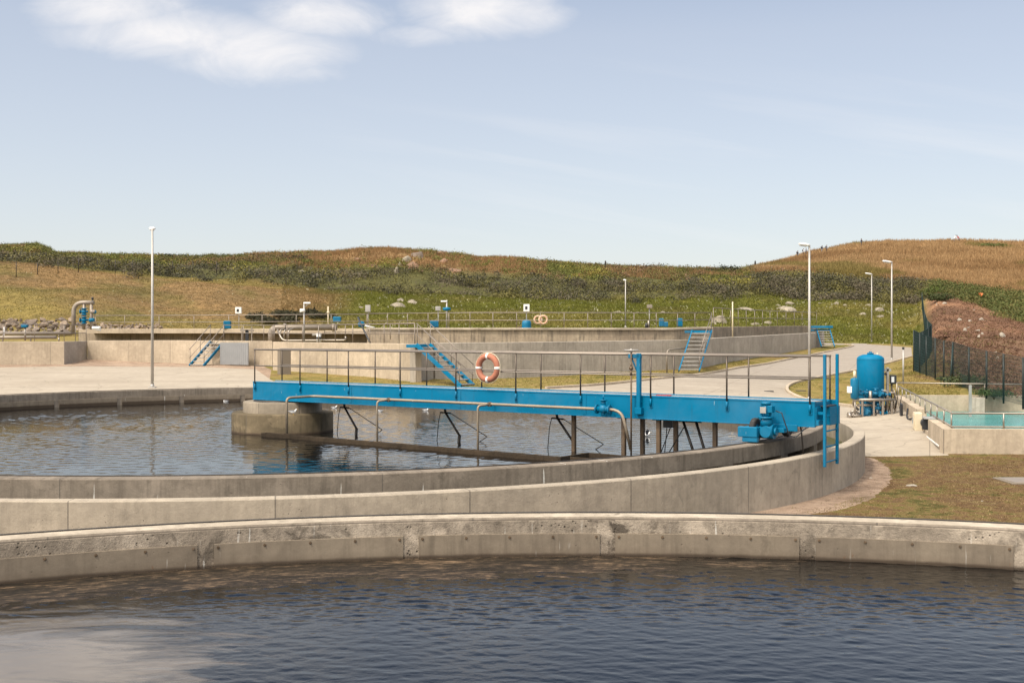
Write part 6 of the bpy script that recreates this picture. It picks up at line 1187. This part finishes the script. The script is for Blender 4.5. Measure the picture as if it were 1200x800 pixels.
# ------------------------------------------------------------------ sky, sun, camera
SUN_EL = math.radians(56); SUN_AZ = math.radians(221)     # azimuth clockwise from +Y (view direction): behind the camera, to the left
w = bpy.data.worlds.new('World'); sc.world = w; w.use_nodes = True; nt = w.node_tree; nt.nodes.clear()
out = nt.nodes.new('ShaderNodeOutputWorld'); bg = nt.nodes.new('ShaderNodeBackground'); nt.links.new(bg.outputs[0], out.inputs[0])
sky = N(nt, 'ShaderNodeTexSky', sky_type='NISHITA', sun_disc=False); sky.sun_elevation = SUN_EL; sky.sun_rotation = SUN_AZ; sky.altitude = 0; sky.air_density = 1.0; sky.dust_density = .9; sky.ozone_density = 1.6
tc = N(nt, 'ShaderNodeTexCoord').outputs['Generated']; sp = N(nt, 'ShaderNodeSeparateXYZ'); nt.links.new(tc, sp.inputs[0])
dy = mth(nt, 'MAXIMUM', sp.outputs[1], .02); tx = mth(nt, 'DIVIDE', sp.outputs[0], dy); tz = mth(nt, 'DIVIDE', sp.outputs[2], dy)
cv = N(nt, 'ShaderNodeCombineXYZ'); nt.links.new(tx, cv.inputs[0]); nt.links.new(mth(nt, 'MULTIPLY', tz, 1.9), cv.inputs[1])
n1 = noise(nt, cv.outputs[0], 13, 9, .62, .5); n2 = noise(nt, cv.outputs[0], 3.2, 4, .5)
blob = None
for px, py, rx, ry, st in ((130, 8, 90, 26, 1.), (215, 40, 130, 30, 1.), (290, 62, 110, 34, .95), (350, 84, 70, 18, .6), (375, 18, 90, 26, .9), (560, 10, 90, 32, 1.), (490, 40, 60, 16, .6), (610, 18, 60, 24, .8), (60, -70, 230, 60, 1.), (-60, 10, 80, 40, .5), (330, -90, 260, 50, .6), (900, -260, 500, 60, .35)):
    cx = (px - 600) / F; cz = (389 - py) / F
    a = mth(nt, 'DIVIDE', mth(nt, 'SUBTRACT', tx, cx), rx / F); b = mth(nt, 'DIVIDE', mth(nt, 'SUBTRACT', tz, cz), ry / F)
    r2 = mth(nt, 'ADD', mth(nt, 'MULTIPLY', a, a), mth(nt, 'MULTIPLY', b, b)); e = mth(nt, 'MULTIPLY', mth(nt, 'EXPONENT', mth(nt, 'MULTIPLY', r2, -.8)), st)
    blob = e if blob is None else mth(nt, 'MAXIMUM', blob, e)
cf = mth(nt, 'ADD', blob, mth(nt, 'MULTIPLY', mth(nt, 'SUBTRACT', n1, .5), 1.7))
cf = ramp(nt, mth(nt, 'MULTIPLY', mth(nt, 'MULTIPLY', cf, .72), ramp(nt, blob, [(.05, g(0)), (.55, g(1))])), [(.10, g(0)), (.45, g(.42)), (.85, g(.95))])
wv = N(nt, 'ShaderNodeCombineXYZ'); nt.links.new(mth(nt, 'MULTIPLY', tx, 1.2), wv.inputs[0]); nt.links.new(mth(nt, 'ADD', mth(nt, 'MULTIPLY', tz, 16), mth(nt, 'MULTIPLY', tx, 2.4)), wv.inputs[1])
wisp = ramp(nt, noise(nt, wv.outputs[0], 1.6, 5, .55, .4), [(.5, g(0)), (.75, g(.32))])
band = mth(nt, 'MULTIPLY', ramp(nt, tz, [(.04, g(0)), (.1, g(1)), (.17, g(1)), (.26, g(0))]), ramp(nt, mth(nt, 'ADD', tx, .5), [(.3, g(0)), (.5, g(1))]))
wisp = mth(nt, 'MULTIPLY', wisp, band); front = mth(nt, 'GREATER_THAN', sp.outputs[1], .03)
tot = mth(nt, 'MULTIPLY', mth(nt, 'MAXIMUM', cf, wisp), front)
skyc = mix(nt, ramp(nt, sp.outputs[2], [(.0, g(.55)), (.12, g(.50)), (.25, g(.40)), (.40, g(.04))]), sky.outputs[0], (6.3, 6.1, 6.1))     # thin summer haze in the sky itself
SKYK = nt.nodes.new('ShaderNodeMix')
c = mix(nt, mth(nt, 'MULTIPLY', tot, .92), skyc, (7.1, 6.9, 6.85)); nt.nodes.remove(SKYK)
sv = (math.sin(SUN_AZ) * math.cos(SUN_EL), math.cos(SUN_AZ) * math.cos(SUN_EL), math.sin(SUN_EL)); dp = N(nt, 'ShaderNodeVectorMath', operation='DOT_PRODUCT'); nt.links.new(tc, dp.inputs[0]); dp.inputs[1].default_value = sv
veil = ramp(nt, dp.outputs['Value'], [(.30, g(0)), (.62, g(.30)), (.86, g(.75)), (1., g(1))])      # thin bright veil round the sun, out of view, added for diffuse fill
c = mix(nt, veil, c, (30., 28.5, 26.))
nt.links.new(c, bg.inputs[0]); bg.inputs[1].default_value = .10
sd_ = bpy.data.lights.new('sun', 'SUN'); sd_.energy = 2.05; sd_.angle = math.radians(7); sd_.color = (1., .90, .76); so = bpy.data.objects.new('sun', sd_); COL.objects.link(so)
dv = Vector((math.sin(SUN_AZ) * math.cos(SUN_EL), math.cos(SUN_AZ) * math.cos(SUN_EL), math.sin(SUN_EL))); so.rotation_euler = dv.to_track_quat('Z', 'Y').to_euler(); so.location = (0, -20, 40)
cd = bpy.data.cameras.new('camera'); cd.sensor_width = 36; cd.lens = 36 * F / 1200; cd.shift_y = -(400 - HY) / 1200; cd.clip_end = 9000; cd.clip_start = .1
co = bpy.data.objects.new('camera', cd); COL.objects.link(co); co.location = (0, 0, HC); co.rotation_euler = (PI / 2, 0, 0); sc.camera = co
sc.view_settings.view_transform = 'Standard'; sc.view_settings.look = 'None'; sc.view_settings.exposure = .5; sc.view_settings.gamma = 1
